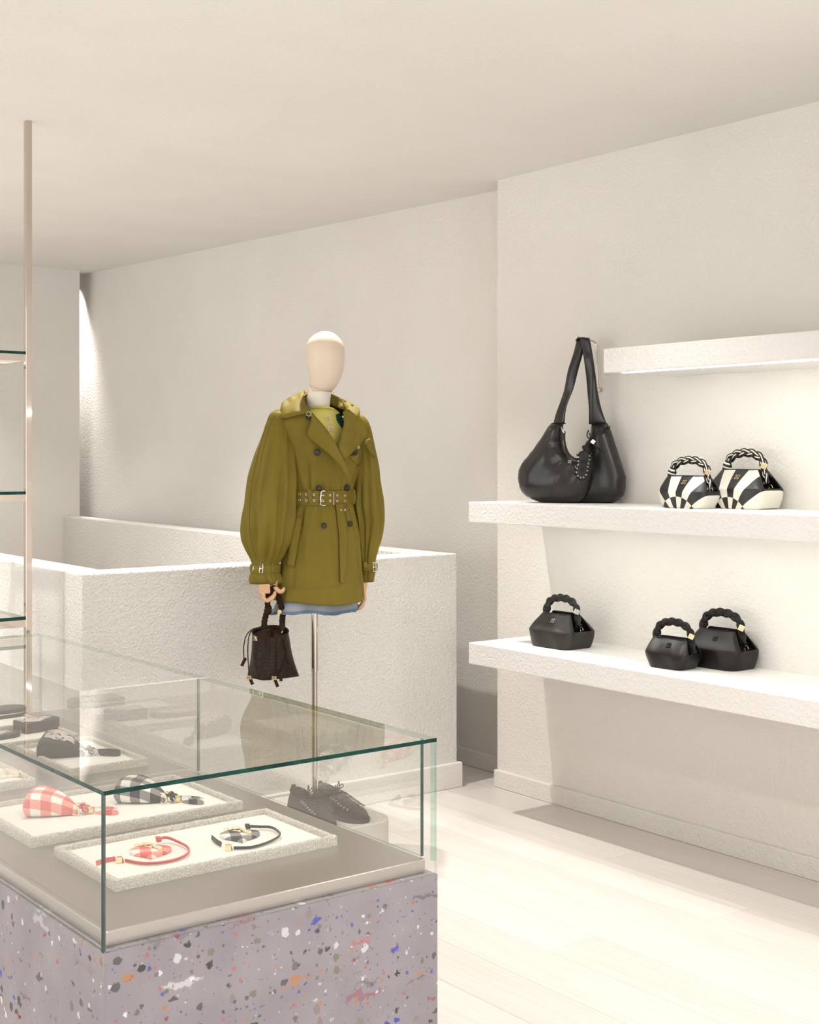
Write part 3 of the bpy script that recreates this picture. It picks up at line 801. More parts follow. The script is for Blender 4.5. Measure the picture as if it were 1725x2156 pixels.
# wallets -----------------------------------------------------------
def wallet(c, rot, L_, W_, H_, label, printed=True, plain_round=True):
    t = thing('wallet', label, 'wallet', c, rot, 'black leather wallets at the back of the case')
    m_ = MB(); n = 12; out = []
    for cx_, cy_, a0 in ((L_/2-W_/2, 0, -PI/2),):
        for i in range(2*n+1): a = a0+PI*i/(2*n); out.append((cx_+W_/2*math.cos(a), cy_+W_/2*math.sin(a)))
    out += [(-L_/2, W_/2), (-L_/2, -W_/2)]
    def ring(s, z): return [Vector((x*(1-s/L_*2), y*(1-s/W_*2), z)) for x, y in out]
    m_.loft([ring(.001, 0), ring(0, .002), ring(0, H_*.42), ring(.0015, H_*.46), ring(.0015, H_*.54), ring(0, H_*.58), ring(0, H_-.003), ring(.0015, H_)], True, True, True)
    m_.build('body', M['leather_washed'], t, smooth=True, auto=45)
    m_ = MB(); m_.loft([ring(.0012, H_*.455), ring(.0012, H_*.545)], True); m_.build('zip', M['silver'] if not printed else M['cord'], t)
    if printed:
        m_ = MB(); m_.prism([(-L_*.46, -W_*.2), (-L_*.1, -W_*.42), (L_*.12, -W_*.12), (L_*.36, -W_*.02), (L_*.30, W_*.36), (-L_*.46, W_*.42)], H_, H_+.0008); m_.build('print_panel', M['print'], t)
    else:
        for k in range(2):
            m_ = MB(); m_.box((-L_*.30, W_*(.05+.14*k), H_), (L_*.34, W_*(.065+.14*k), H_+.0006)); m_.build('foil_line', M['silver'], t)
    return t
c = on_z(88, 1537, TF); wallet((c.x-.005, c.y+.012, TF), .10, .135, .085, .034, 'black wallet with floral print, standing tall on the narrow tray')
c = on_z(18, 1552, TF); wallet((c.x-.035, c.y+.008, TF), .12, .15, .080, .014, 'slim black printed card holder beside the taller wallet')
c = on_z(18, 1508, TF); wallet((c.x-.03, c.y+.01, TF), .06, .19, .10, .028, 'black zip wallet with silver lines on the farthest tray', False)

# studded cream strap at the left edge -------------------------------
t = thing('studded_strap', 'cream strap with gold studs at the left picture edge', 'strap', tuple(on_z(20, 1632, TF)))
l0 = t.location
m_ = MB(); pth = [on_z(-40, 1636, TF+.012)-l0, on_z(-8, 1634, TF+.012)-l0, on_z(14, 1625, TF+.016)-l0, on_z(42, 1629, TF+.010)-l0]
m_.ribbon(catmull(pth, 5), (0, .2, 1), .016, .002); m_.build('band', M['cream'], t)
for p in pth[1:]:
    m_ = MB(); m_.torus(p, (1, .2, .2), .0095, .0022, 14, 7); m_.build('loop', M['gold'], t, smooth=True)
for k in range(3):
    m_ = MB(); p = pth[2].lerp(pth[3], .25+.3*k); m_.ball(p+Vector((0, -.003, 0)), .0022, 5); m_.build('stud', M['gold'], t, smooth=True)

# ------------------------------------------------------------------ chrome and glass display rack at the left
RX, RY = 1.819, 4.603
rack = thing('display_rack', 'tall polished steel rack with glass shelves at the left edge', 'display rack', (RX, RY, 0))
def rb(m_, a, b): m_.box((a[0]-RX, a[1]-RY, a[2]), (b[0]-RX, b[1]-RY, b[2]))
PWD = .022
for x, y in ((RX, RY), (RX, RY+.42), (RX-.95, RY), (RX-.95, RY+.42)):
    m_ = MB(); rb(m_, (x, y, 0), (x+PWD, y+PWD, ceil_z(x, y))); m_.build('post', M['chrome'], rack, bevel=.0008, seg=1)
for z0, z1, gz in ((1.738, 1.760, 1.770), (1.245, 1.268, 1.279), (.803, .828, .840)):
    for y in (RY, RY+.42):
        m_ = MB(); rb(m_, (RX-.928, y+.001, z0), (RX, y+PWD-.001, z1)); m_.build('rail', M['chrome'], rack)
    for x in (RX-.95, RX):
        m_ = MB(); rb(m_, (x+.001, RY+PWD, z0), (x+PWD-.001, RY+.42, z1)); m_.build('rail', M['chrome'], rack)
    m_ = MB(); rb(m_, (RX-.925, RY+.001, z1), (RX-.001, RY+.44, gz)); g = m_.build('glass_shelf', [M['glass'], M['edge']], rack)
    for p in g.data.polygons: p.material_index = 0 if abs(p.normal.z) > .9 else 1

# ------------------------------------------------------------------ low plinth, shoes
def rrect(x0, y0, x1, y1, r, n=8):
    o = []
    for cx_, cy_, a0 in ((x1-r, y0+r, -PI/2), (x1-r, y1-r, 0), (x0+r, y1-r, PI/2), (x0+r, y0+r, PI)):
        for i in range(n+1): a = a0+PI/2*i/n; o.append((cx_+r*math.cos(a), cy_+r*math.sin(a)))
    return o
pl = MB(); pl.prism([(x-2.69, y-4.1) for x, y in rrect(2.49, 3.845, 2.885, 4.36, .09)], 0, .12)
o = pl.build('plinth', M['plinth'], bevel=.006, seg=3, smooth=True, auto=40); o.location = (2.69, 4.1, 0)
tag(o, 'low round-cornered sandstone-look plinth under the mannequin', 'plinth')

def shoe(loc, rot, label, mirror=1):
    t = thing('sneaker', label, 'shoe', loc, rot, 'pair of dark brown lace-up sneakers on the plinth')
    # +y = toe, length .27 ; sections along y
    m_ = MB(); rings = []; n = 28
    tab = [(-.128, .012, .060, .0), (-.122, .024, .068, 0), (-.105, .031, .070, 0), (-.07, .033, .066, .0), (-.03, .034, .068, .002), (.01, .040, .066, .003),
           (.05, .045, .052, .004), (.085, .044, .041, .003), (.115, .035, .034, .0), (.130, .022, .027, 0), (.138, .008, .018, 0)]
    N_ = 34
    for i in range(N_):
        y = -.128+.266*i/(N_-1); hw, h, cx_ = interp(tab, y); ring = []
        for j in range(n):
            a = 2*PI*j/n; ca, sa = math.cos(a), math.sin(a)
            x = hw*math.copysign(abs(ca)**.8, ca)*(1-.30*max(0, sa)); z = (h*abs(sa)**.8 if sa > 0 else -.004)
            ring.append(Vector((cx_*mirror+x, y, .014+max(z, 0))))
        rings.append(ring)
    m_.loft(rings, True, True, True); m_.build('upper', M['suede'], t, smooth=True)
    so = MB(); rg = []
    for i in range(N_):
        y = -.132+.276*i/(N_-1); hw, h, cx_ = interp(tab, max(-.127, min(.137, y*.965))); hw = max(.006, hw+.003)
        rg.append((cx_*mirror, y, hw))
    out = [(c_-h_, y) for c_, y, h_ in rg]+[(c_+h_, y) for c_, y, h_ in rg[::-1]]
    so.prism(out, 0, .013); so.build('sole', M['brown'], t)
    for sd in (-1, 1):
        for k in range(7):
            y = -.012+k*.0165; hw, h, cx_ = interp(tab, y); e = MB()
            e.torus((cx_*mirror+sd*hw*.80, y, .014+h*.74), (sd*.8, 0, .6), .0034, .0011, 12, 6); e.build('eyelet', M['silver'], t, smooth=True)
    lc = MB()
    for k in range(7):
        y = -.012+k*.0165; y2 = y+.012; pts = []
        for q in range(9):
            f = q/8*2-1; yy = y+(y2-y)*q/8; hw, h, cx_ = interp(tab, yy); pts.append((cx_*mirror+f*hw*.8, yy, .014+h*(1.02-.26*f*f)+.004))
        lc.tube(pts, .0022, 6)
        lc.tube([(2*cx_*mirror-p[0], p[1], p[2]+.001) for p in pts], .0022, 6)
    for a in (0, 1, 2):
        lc.tube(catmull([(0, -.02, .085), (.014*(a-1), -.010, .108+.012*(a == 1)), (.016*(a-1)+.003, -.002, .100), (.002, -.018, .086)], 6), .0020, 6)
    lc.build('laces', M['brown'], t, smooth=True)
    cu = MB(); hl = []     # collar opening and heel tab
    for i in range(25):
        a = 2*PI*i/24; hl.append((math.cos(a)*.026, -.072+math.sin(a)*.042, .080+.010*math.sin(a+PI)))
    cu.tube(hl, .0055, 8); cu.ribbon([(0, -.112, .075), (0, -.120, .092), (0, -.116, .101)], (1, 0, 0), .016, .004); cu.build('collar', M['suede'], t, smooth=True)
    io = MB(); io.disc((0, -.072, .0835), (0, 0, 1), .026, .004); io.v = [Vector((v.x, (v.y+.072)*1.6-.072, v.z)) for v in io.v]; io.build('insole', M['inside'], t)
    return t
shoe((2.745, 4.005, .12), PI+math.radians(4), 'dark brown lace-up sneaker nearest the plinth end', 1)
shoe((2.625, 4.02, .12), PI-math.radians(3), 'dark brown lace-up sneaker closer to the glass case', -1)

# ------------------------------------------------------------------ mannequin and clothes; local x = picture right, y = away, z up
ML = (2.72, 4.140, .12); FR = Frame(ML, -CAM_YAW)
PHI = math.radians(33)                       # the figure faces towards the right of the camera
SD = Vector((math.cos(PHI), math.sin(PHI), 0)); FD = Vector((math.sin(PHI), -math.cos(PHI), 0))
PX = lambda x, y, dy=0.0: FR.px(x, y, dy)
man = thing('mannequin', 'cream egg-headed mannequin on a polished steel pole', 'mannequin', ML, -CAM_YAW)

def ring_px(y, xl, xr, dy=0.0, b=None, n=32, dpth=1.0, phi=None, fold=0.0, k=7, seed=0, e=1.0):
    p0, p1 = PX(xl, y, dy), PX(xr, y, dy); c = (p0+p1)/2; hw = (p1.x-p0.x)/2
    if phi is None:
        a_ = hw; b_ = hw*dpth; S, F = Vector((1, 0, 0)), Vector((0, -1, 0))
    else:
        S, F = SD, FD; r_ = dpth; a_ = hw/math.sqrt(S.x**2+(r_*F.x)**2); b_ = a_*r_
    out = []
    for j in range(n):
        t = 2*PI*j/n; f = 1+(fold*(.6*math.sin(k*t+seed)+.4*math.sin((k*2-1)*t+seed*2.3)) if fold else 0)
        ct, st = math.cos(t), math.sin(t)
        ct = math.copysign(abs(ct)**e, ct); st = math.copysign(abs(st)**e, st)
        out.append(c+S*(a_*ct*f)+F*(b_*st*f))
    return out
# head: smooth featureless egg, turned to the right
head_tab = [(697.6, 683, 688), (698.3, 677.5, 693.5), (700, 671, 699.5), (703, 665, 705), (708, 658, 711), (715, 651.3, 717.5), (725, 646.5, 723), (740, 643.6, 726), (755, 644, 726.2), (770, 645.5, 724.8),
            (785, 648, 721.5), (797, 650.5, 717.5), (806, 651.8, 713.5), (814, 652.4, 708.5), (820, 652.5, 703), (825, 652, 698)]
m_ = MB(); rings = []
for i in range(60):
    t = i/59; y = 697.6+(825-697.6)*t**1.7; xl, xr = interp(head_tab, y); rings.append(ring_px(y, xl, xr, 0, n=40, dpth=1.08))
m_.loft(rings, True, True, True); m_.build('head', M['skin'], man, smooth=True)
neck_tab = [(806, 652.5, 700), (818, 650.5, 698.5), (828, 647.5, 697.5), (840, 643, 696), (852, 643.5, 695), (866, 645, 694), (880, 640, 700), (900, 632, 712)]
m_ = MB(); rings = []
for i in range(24):
    y = 806+94*i/23; xl, xr = interp(neck_tab, y); rings.append(ring_px(y, xl, xr, .004, n=32, dpth=1.0))
m_.loft(rings, True, True, True); m_.build('neck', M['neck'], man, smooth=True)
m_ = MB()
pts = []
for i in range(17):
    x = 651.5+(705-651.5)*i/16; y = 812+14.0*math.sin(min(1, i/16*1.0)*PI/2)
    p = PX(x, y, 0); u = (i/16*2-1); pts.append(Vector((p.x, -math.sqrt(max(0, 1-u*u))*.048-.0015, p.z)))
m_.tube(pts, .0008, 5); m_.build('neck_seam', M['hand'], man)
# pole and foot
m_ = MB(); pb = PX(662.5, 1290); 
m_.tube([(pb.x, 0, 0), (pb.x, 0, .95)], .0105, 24)
m_.tube([(pb.x, 0, .50), (pb.x, 0, .95)], .0125, 24); m_.build('pole', M['chrome'], man, smooth=True, auto=40)
m_ = MB(); m_.disc((pb.x, 0, .004), (0, 0, 1), .05, .008, 32); m_.build('pole_foot', M['chrome'], man, smooth=True, auto=40)

# hands: jointed beech hands, five fingers each ----------------------
def finger(mb, pts, r0, r1):
    cv = catmull(pts, 5); n = len(cv); rr = []
    for i in range(n):
        t = i/(n-1); r = r0+(r1-r0)*t
        r *= 1-.10*abs(math.sin(3*PI*t)) ; 
        if t > .93: r *= .75
        rr.append(r)
    mb.tube(cv, rr, 10)
    mb.ball(cv[-1], rr[-1]*.98, 6)
    mb.ball(cv[0], r0, 6)
HY = -.105
m_ = MB(); rings = []
for y, xl, xr, dd in ((1222, 550, 586, .7), (1229, 548, 585, .62), (1236, 546.5, 583, .55), (1243, 546, 580, .5), (1250, 547.5, 575, .48), (1255, 549, 570, .42), (1258, 552, 566, .3)):
    rings.append(ring_px(y, xl, xr, HY, n=24, dpth=dd, e=.85))
m_.loft(rings, True, True, True)
def HP(x, y, d=0): return PX(x, y, HY+d)
for i, (kx, ky, d) in enumerate(((549.5, 1248, .016), (550, 1251, -.002), (552, 1253, -.018), (555, 1255, -.033))):      # fingers curl under the handle
    finger(m_, [HP(kx, ky-4, d), HP(kx+2, ky+6, d-.004), HP(kx+9, ky+12-i*.6, d-.012), HP(kx+20-i, ky+9-i, d-.016), HP(kx+28-i*1.5, ky+2-i*1.2, d-.010), HP(kx+30-2*i, ky-5-i, d-.002)], .0088-.0004*i, .0066-.0004*i)
finger(m_, [HP(575, 1232, -.010), HP(582, 1240, -.022), HP(590, 1246, -.030), HP(596, 1243, -.030), HP(598, 1239, -.028)], .0100, .0066)
m_.build('hand', M['hand'], man, smooth=True)
m_ = MB()     # flat wooden wrist joint plate on the back of the hand
m_.prism([(-.020, -.006), (.020, -.006), (.020, .006), (-.020, .006)], -.017, .017); q = HP(557, 1240, -.030)
m_.v = [Matrix.Rotation(-.06, 3, 'Y') @ v+q for v in m_.v]; m_.build('joint_plate', M['hand'], man, bevel=.003)
# left hand hanging straight
LY = .075
m_ = MB(); rings = []
for y, xl, xr, dd in ((1218, 760, 775, 1.2), (1228, 759.5, 773.5, 1.6), (1238, 759, 772.5, 1.9), (1247, 758.5, 771.5, 1.7), (1252, 759, 770.5, 1.3)):
    rings.append(ring_px(y, xl, xr, LY, n=20, dpth=dd, e=.85))
m_.loft(rings, True, True, True)
for i, d in enumerate((-.020, -.007, .006, .018)):
    g = (0, 6, 3, -4)[i]
    finger(m_, [PX(766, 1246, LY+d), PX(768, 1256, LY+d), PX(766.5, 1266+g*.5, LY+d-.002), PX(762, 1274+g*.6, LY+d-.004), PX(757, 1279+g*.6, LY+d-.006)], .0078, .0058)
finger(m_, [PX(763, 1230, LY-.018), PX(761, 1241, LY-.030), PX(759.5, 1251, LY-.034), PX(757, 1258, LY-.034)], .0088, .0062)
m_.build('hand', M['hand'], man, smooth=True)

# denim skirt -------------------------------------------------------
skirt_t = thing('denim_skirt', 'pale washed denim mini skirt with frayed dark hem under the coat', 'skirt', ML, -CAM_YAW)
def hem_y(t):   # t = ring angle, hem height varies round the figure
    return 0.0045*math.sin(3*t+1.0)+.003*math.sin(7*t)
sk_tab = [(1225, 606, 742), (1245, 597, 745), (1262, 586, 750), (1287, 574, 754)]
m_ = MB(); rings = []; N_ = 96
for i in range(15):
    y = 1225+(1285-1225)*i/14; xl, xr = interp(sk_tab, y); rg = ring_px(y, xl, xr, .0, n=N_, dpth=.66, phi=PHI, fold=.012, k=6, seed=1.0)
    if i == 14: rg = [p+Vector((0, 0, hem_y(2*PI*j/N_))) for j, p in enumerate(rg)]
    elif i > 9: rg = [p+Vector((0, 0, hem_y(2*PI*j/N_)*(i-9)/5)) for j, p in enumerate(rg)]
    rings.append(rg)
m_.loft(rings, True); m_.build('skirt_body', M['denim'], skirt_t, smooth=True, solid=.002)
last = rings[-1]; m_ = MB(); c0 = sum(last, Vector())/N_
up = [p+(p-c0).normalized()*.0015+Vector((0, 0, .008)) for p in last]; dn = [p+(p-c0).normalized()*.0018+Vector((0, 0, -.002-.0025*((j*7919) % 5)/5)) for j, p in enumerate(last)]
m_.loft([up, [p+(p-c0).normalized()*.0022 for p in last], dn], True); m_.build('frayed_hem', M['denim_dark'], skirt_t, smooth=True)

# yellow knit top seen in the neckline -------------------------------
knit = thing('knit_top', 'yellow knit cardigan with a green diamond, worn under the coat', 'sweater', ML, -CAM_YAW)
kt = [(860, 650, 704), (866, 643, 712), (875, 632, 722), (890, 618, 740), (910, 606, 752), (940, 606, 756), (975, 612, 752)]
m_ = MB(); rings = []
for i in range(26):
    y = 860+115*i/25; xl, xr = interp(kt, y); rings.append(ring_px(y, xl, xr, .004, n=64, dpth=.62+.25*max(0, 1-i/8), phi=PHI))
m_.loft(rings, True, False, True); kb = bvh_of(m_); m_.build('knit_body', M['knit'], knit, smooth=True)
def patch(px_pts, dy, step, **k): return sheet([(lambda q: (q.x, q.z, q.y))(PX(p[0], p[1], p[2] if len(p) > 2 else dy)) for p in px_pts], step, **k)
patch([(705, 871), (716, 868), (724, 885), (722, 905), (714, 895), (707, 884)], -.1, .008, drape=kb, off=.0015, conform=True).build('green_diamond', M['green'], knit, smooth=True)
m_ = MB(); m_.torus((0, 0, 0), (0, 0, 1), .047, .0045, 30, 8); q = (PX(650, 863)+PX(704, 866))/2; m_.v = [Vector((v.x, v.y*1.05, v.z-.25*v.y))+q for v in m_.v]; 
m_.build('neck_band', M['knit'], knit, smooth=True)
def on_bvh(bv, x, y, off):
    p = PX(x, y, -.1)
    for _ in range(3):
        h = bv.ray_cast(Vector((p.x, -2, p.z)), Vector((0, 1, 0)))
        if h[0] is None: return p, Vector((0, -1, 0))
        p = PX(x, y, h[0].y); nn = h[1]
    if nn.y > 0: nn = -nn
    return p+nn*off, nn
def emblem(mb, c, nrm, s, up=Vector((0, 0, 1))):
    """four-lobed knot emblem: two pairs of facing square hooks round a diamond"""
    nrm = Vector(nrm).normalized(); r_ = up.cross(nrm).normalized(); u = nrm.cross(r_)
    def bx(a0, b0, a1, b1):
        vs = [c+r_*a*s+u*b*s+nrm*d for d in (0, s*.28) for a, b in ((a0, b0), (a1, b0), (a1, b1), (a0, b1))]
        mb.add(vs, [(3,2,1,0),(4,5,6,7),(0,1,5,4),(1,2,6,5),(2,3,7,6),(3,0,4,7)])
    for sx in (-1, 1):
        for sy in (-1, 1):
            bx(*(sx*.98, sy*.98, sx*.16, sy*.66)); bx(sx*.98, sy*.66, sx*.68, sy*.14); bx(sx*.40, sy*.46, sx*.16, sy*.12)
    for k in range(2):
        bx(-.12, -.3+.3*k, .12, -.02+.3*k)
for x, y in ((689.5, 882), (694.5, 903)):
    p, nn = on_bvh(kb, x, y, .004); m_ = MB(); emblem(m_, p, nn, .0085); m_.build('button', M['silver'], knit)

# trench coat -------------------------------------------------------
coat = thing('trench_coat', 'olive green belted double-breasted trench coat with puffed sleeves', 'coat', ML, -CAM_YAW)
body_tab = [(826, 655, 695, .9, 0, .0), (834, 640, 706, .85, 0, .006), (842, 627, 718, .80, 0, .006), (852, 612, 732, .74, 0, .004), (864, 597, 748, .66, 0, .002), (878, 586, 760, .62, 0, 0), (900, 582, 768, .60, .004, 0),
            (930, 592, 768, .62, .010, 0), (960, 600, 765, .62, .014, 0), (990, 605, 757, .60, .020, 0), (1012, 609, 749, .60, .024, 0), (1030, 612.5, 744.5, .60, .014, 0), (1046, 613, 744, .60, .006, 0),
            (1062, 612, 746, .60, .016, 0), (1080, 607, 750, .62, .030, 0), (1110, 602, 756, .64, .036, 0), (1150, 598, 759, .66, .036, 0), (1200, 593, 763, .68, .034, 0), (1240, 586, 766, .74, .036, 0), (1262, 582, 767.5, .76, .038, 0)]
H2 = PI/2
NB = 240; m_ = MB(); rings = []
for i in range(110):
    y = 826+(1262-826)*i/109; xl, xr, dp, fo_, sh = interp(body_tab, y)
    rg = ring_px(y, xl, xr, .004+sh, n=NB, dpth=dp, phi=PHI)
    c = sum(rg, Vector())/NB; out = []
    for j, p in enumerate(rg):
        t = 2*PI*j/NB
        s_ = math.sin(9*t+.6)*.5+math.sin(14*t+2.0)*.3+math.sin(23*t+y*.01)*.2
        nz = noise.noise(Vector((math.cos(t)*2.2, math.sin(t)*2.2, y*.012)))*.022
        f = 1+fo_*s_*1.0+(nz if y > 880 else 0)
        for t0, dr, ya, yb, dep, wd in ((H2-.15, -.25, 1064, 1262, .055, .085), (H2+.42, .30, 1064, 1262, .065, .09), (H2-.62, -.2, 1064, 1262, .05, .08), (H2+.95, .25, 1064, 1250, .07, .10),
                                        (H2+.75, .12, 905, 1030, .075, .10), (H2+.30, .10, 985, 1031, .05, .07), (H2-.30, -.06, 990, 1031, .045, .07), (H2-.78, -.1, 950, 1031, .06, .09), (H2+.02, .02, 1003, 1031, .04, .06)):
            if ya < y < yb:
                v = (y-ya)/(yb-ya); v = v if ya > 1000 and yb > 1200 else 1-v
                dt = (t-(t0+dr*v)+PI) % (2*PI)-PI; wd_ = wd*(.7+.9*v)
                f += dep*(1-v)**.6*min(1, 12*v if yb > 1200 else 1)*(-math.exp(-(dt/wd_)**2)+.5*math.exp(-((dt-1.9*wd_)/wd_)**2)+.5*math.exp(-((dt+1.9*wd_)/wd_)**2))
        q = c+(p-c)*f
        if y > 1225: q.z += (-.008*math.sin(t*1+.4)+.004*math.sin(3*t))*(y-1225)/37
        out.append(q)
    rings.append(out)
m_.loft(rings, True)
V_OPEN = [(638, 800), (714, 800), (727, 866), (725, 911), (716, 937), (709, 945), (696, 923), (681, 901), (663, 882), (646, 866), (638, 845)]
keepf = []
for f in m_.f:
    c = sum((m_.v[i] for i in f), Vector())/len(f); x, y = FR.proj(c)
    front = (c.x-rings[20][0].x*0)*FD.x+(c.y)*FD.y > 0
    if front and inside((x, y), V_OPEN): continue
    keepf.append(f)
m_.f = keepf; m_.m = [0]*len(keepf)
bb = bvh_of(m_); m_.build('coat_body', M['olive'], coat, smooth=True, solid=.003)

def sleeve(tab, dy, seed, name='sleeve', dpth=.9, twist=0.0, bend=0.0, pleats=()):
    m_ = MB(); rings = []; n = 120; y0, y1 = tab[0][0], tab[-1][0]; K = 84
    for i in range(K):
        y = y0+(y1-y0)*i/(K-1); xl, xr = interp(tab, y)
        u = (y-y0)/(y1-y0)
        rg = ring_px(y, xl, xr, dy+bend*math.sin(PI*u), n=n, dpth=dpth); c = sum(rg, Vector())/n
        cuff = max(0, 1-abs(y-1196)/26)
        out = []
        for j, p in enumerate(rg):
            t = 2*PI*j/n
            long_ = (math.sin(4*t+seed+u*1.1)*.055+math.sin(7*t+seed*2-u*2)*.038+math.sin(11*t+seed*3+u*3)*.018)*(.5+.8*u)
            gath = math.sin(15*t+seed)*.030*max(0, (u-.72)/.2)*(1-cuff*.85)
            nz = noise.noise(Vector((math.cos(t)*1.8+seed, math.sin(t)*1.8, y*.016)))*.11*min(1, u*4)
            f = 1+(long_+nz)*min(1, u*3)*(1-.7*cuff)+gath*.7
            for t0, dr, u0, u1, dep, wd in pleats:
                if u0 < u < u1:
                    v = (u-u0)/(u1-u0); dt = (t-(t0+dr*v)+PI) % (2*PI)-PI
                    k_ = math.sin(PI*v)**.6*(1-cuff)
                    f += k_*dep*(-math.exp(-(dt/wd)**2)+.55*math.exp(-((dt-1.9*wd)/(wd*1.1))**2)+.45*math.exp(-((dt+1.9*wd)/(wd*1.2))**2))
            q = c+(p-c)*f; out.append(q)
        rings.append(out)
    m_.loft(rings, True); 
    bv = bvh_of(m_); o = m_.build(name, M['olive'], coat, smooth=True, solid=.003); return bv
RS = [(866, 574, 596), (871, 569, 600), (878, 565, 604), (890, 561, 608), (905, 556, 612), (930, 547, 616), (954, 538, 619), (1000, 526, 621), (1040, 517, 620), (1074, 514, 618), (1116, 514, 613),
      (1140, 517, 609), (1158, 522, 602), (1172, 528, 595), (1184, 531, 588), (1196, 531, 586.5), (1206, 530, 588), (1214, 529, 592), (1222, 530, 596), (1229, 533, 593)]
LS = [(874, 748, 764), (884, 745, 774), (900, 742, 781), (925, 742, 787), (945, 742, 791), (988, 744, 799), (1014, 743, 802), (1056, 741, 808), (1080, 745, 809.5), (1105, 750, 809), (1132, 753, 805), (1158, 756, 797),
      (1174, 758, 792.5), (1186, 760, 790.5), (1196, 760.5, 790.5), (1206, 761, 791), (1214, 762, 789), (1225, 763.5, 787)]
H2 = PI/2
rsb = sleeve(RS, -.085, 1.3, dpth=.85, bend=-.02, pleats=((H2+.05, .25, .05, .72, .17, .17), (H2-.62, .10, .30, .99, .13, .13), (H2+.62, -.25, .35, .99, .13, .13), (H2-.2, .15, .62, .99, .12, .10), (H2+1.15, -.1, .55, .99, .10, .12), (H2-1.1, .1, .1, .7, .10, .15)))
lsb = sleeve(LS, .070, 3.1, dpth=1.0, bend=.0, pleats=((H2-.25, .2, .12, .75, .15, .17), (H2+.45, .0, .35, .99, .14, .13), (H2-.85, .1, .40, .99, .13, .13), (H2+.05, .1, .66, .99, .11, .10)))

# shoulder yokes bridging body and sleeves
def C(px_pts, name, step=.010, dy=-.1, label=None, thick=.0035, mat='olive', par=None, **k):
    m_ = patch(px_pts, dy, step, **k); o = m_.build(name, M[mat], par or coat, smooth=True, auto=50, solid=thick)
    if label: o['label'] = label
    return o
# collar and lapels: px x, px y, depth (towards the camera is negative)
C([(640, 823, .015), (626, 827, .0), (605, 839, -.035), (593.6, 848, -.070), (590, 862, -.095), (586, 882, -.115), (604, 880, -.130), (625, 875, -.140), (647, 869, -.145), (653, 868, -.140), (650, 858, -.120), (644, 848, -.085), (640, 838, -.045)], 'collar', bulge=.010)
C([(641, 821, .018), (649, 822, .035), (647, 834, .01), (642, 846, -.06), (652, 860, -.115), (656, 870, -.140), (648, 862, -.135), (640, 845, -.07)], 'collar_stand')
C([(694, 827, .045), (710, 834, .055), (730, 844.5, .055), (745, 853, .035), (757, 862, -.005), (758.5, 868, -.03), (756, 878, -.055), (748, 877, -.065), (742, 873, -.06), (735, 868, -.03), (722, 862, .02), (707, 857, .05), (693, 852, .055)], 'collar', bulge=-.006)
C([(756, 862, -.01), (759, 867, -.03), (757.5, 878, -.06), (752, 885, -.085), (744, 874, -.075)], 'collar_edge', bulge=.004)
lapL = [(654, 866, -.140), (660, 871, -.140), (668, 880, -.142), (684, 898, -.146), (700, 921, -.15), (714, 947, -.15), (726, 972, -.15), (735, 1000, -.14), (738.6, 1024, -.125), (733, 1014, -.128), (719, 988, -.14), (695.6, 958, -.148),
        (672.5, 940, -.150), (650.5, 921, -.148), (646.5, 912, -.150), (650.5, 900, -.150), (656, 886, -.148), (655, 876, -.144)]
C(lapL, 'lapel', bulge=.006, drape=bb, off=.008)
lapR = [(722, 866, -.088), (735, 862, -.085), (753.6, 877, -.080), (767.5, 889, -.070), (778, 906, -.062), (773, 917, -.066), (756, 940, -.085), (724.6, 971, -.130), (718, 962, -.140), (710, 944, -.142), (719, 914, -.128), (724.6, 889, -.105)]
C(lapR, 'lapel', bulge=.005, drape=bb, off=.006)
# storm flap and placket edges
C([(735, 962), (751, 949), (757, 935), (756, 962), (754.5, 983), (745, 974)], 'storm_flap', drape=bb, off=.006, conform=True)
C([(706, 1062), (726, 1062), (732.8, 1139), (729, 1215), (725.8, 1227), (717.7, 1227), (715.4, 1130), (708.4, 1075)], 'belt_tail', drape=bb, off=.013, conform=True)
C([(621.4, 1086), (637.7, 1091.6), (629, 1142), (620, 1194.8), (601.7, 1189), (611, 1137)], 'pocket_welt', drape=bb, off=.005, conform=True)
# shoulder straps
C([(566, 874, -.06), (575, 866, -.05), (588, 860, -.045), (591, 868, -.10), (589, 879, -.115), (578, 883, -.12), (571, 880, -.11)], 'shoulder_strap', bulge=.006)
C([(768.5, 936, -.02), (772, 925, -.02), (779, 922, 0), (785, 940, .01), (790, 962, .02), (789, 966, .0), (781, 952, -.02), (773, 941, -.03)], 'shoulder_strap', bulge=.004)
# belt wrapped round the waist
m_ = MB(); rings = []
def belt_ring(y, off):
    xl, xr, dp, fo_, sh = interp(body_tab, 1046); rg = ring_px(y, xl, xr, .004, n=96, dpth=dp, phi=PHI); c = sum(rg, Vector())/96
    return [p+(p-c).normalized()*off for p in rg]
m_.loft([belt_ring(1062, .002), belt_ring(1062, .0065), belt_ring(1055, .0085), belt_ring(1040, .0085), belt_ring(1032.5, .0065), belt_ring(1032.5, .002)], True)
belt_b = bvh_of(m_); m_.build('belt', M['olive'], coat, smooth=True, auto=50)
for x in (631, 645, 661.5, 679, 695, 710, 726.5):
    for r_, y in enumerate((1040.5, 1053)):
        yy = y+(x-631)/95*(3.2 if r_ == 0 else 2.0)
        p, nn = on_bvh(belt_b, x, yy, .001); e = MB(); e.torus(p, nn, .0034, .0012, 16, 7); e.build('eyelet', M['silver'], coat, smooth=True)
        e = MB(); e.disc(p-nn*.0005, nn, .0028, .001, 12); e.build('eyelet_hole', M['inside'], coat)
for x, y in ((711.5, 1075), (721, 1076)):
    p, nn = on_bvh(bb, x, y, .0175); e = MB(); e.torus(p, nn, .0030, .0011, 14, 6); e.build('eyelet', M['silver'], coat, smooth=True)
    e = MB(); e.disc(p-nn*.0005, nn, .0025, .001, 12); e.build('eyelet_hole', M['inside'], coat)
m_ = MB()
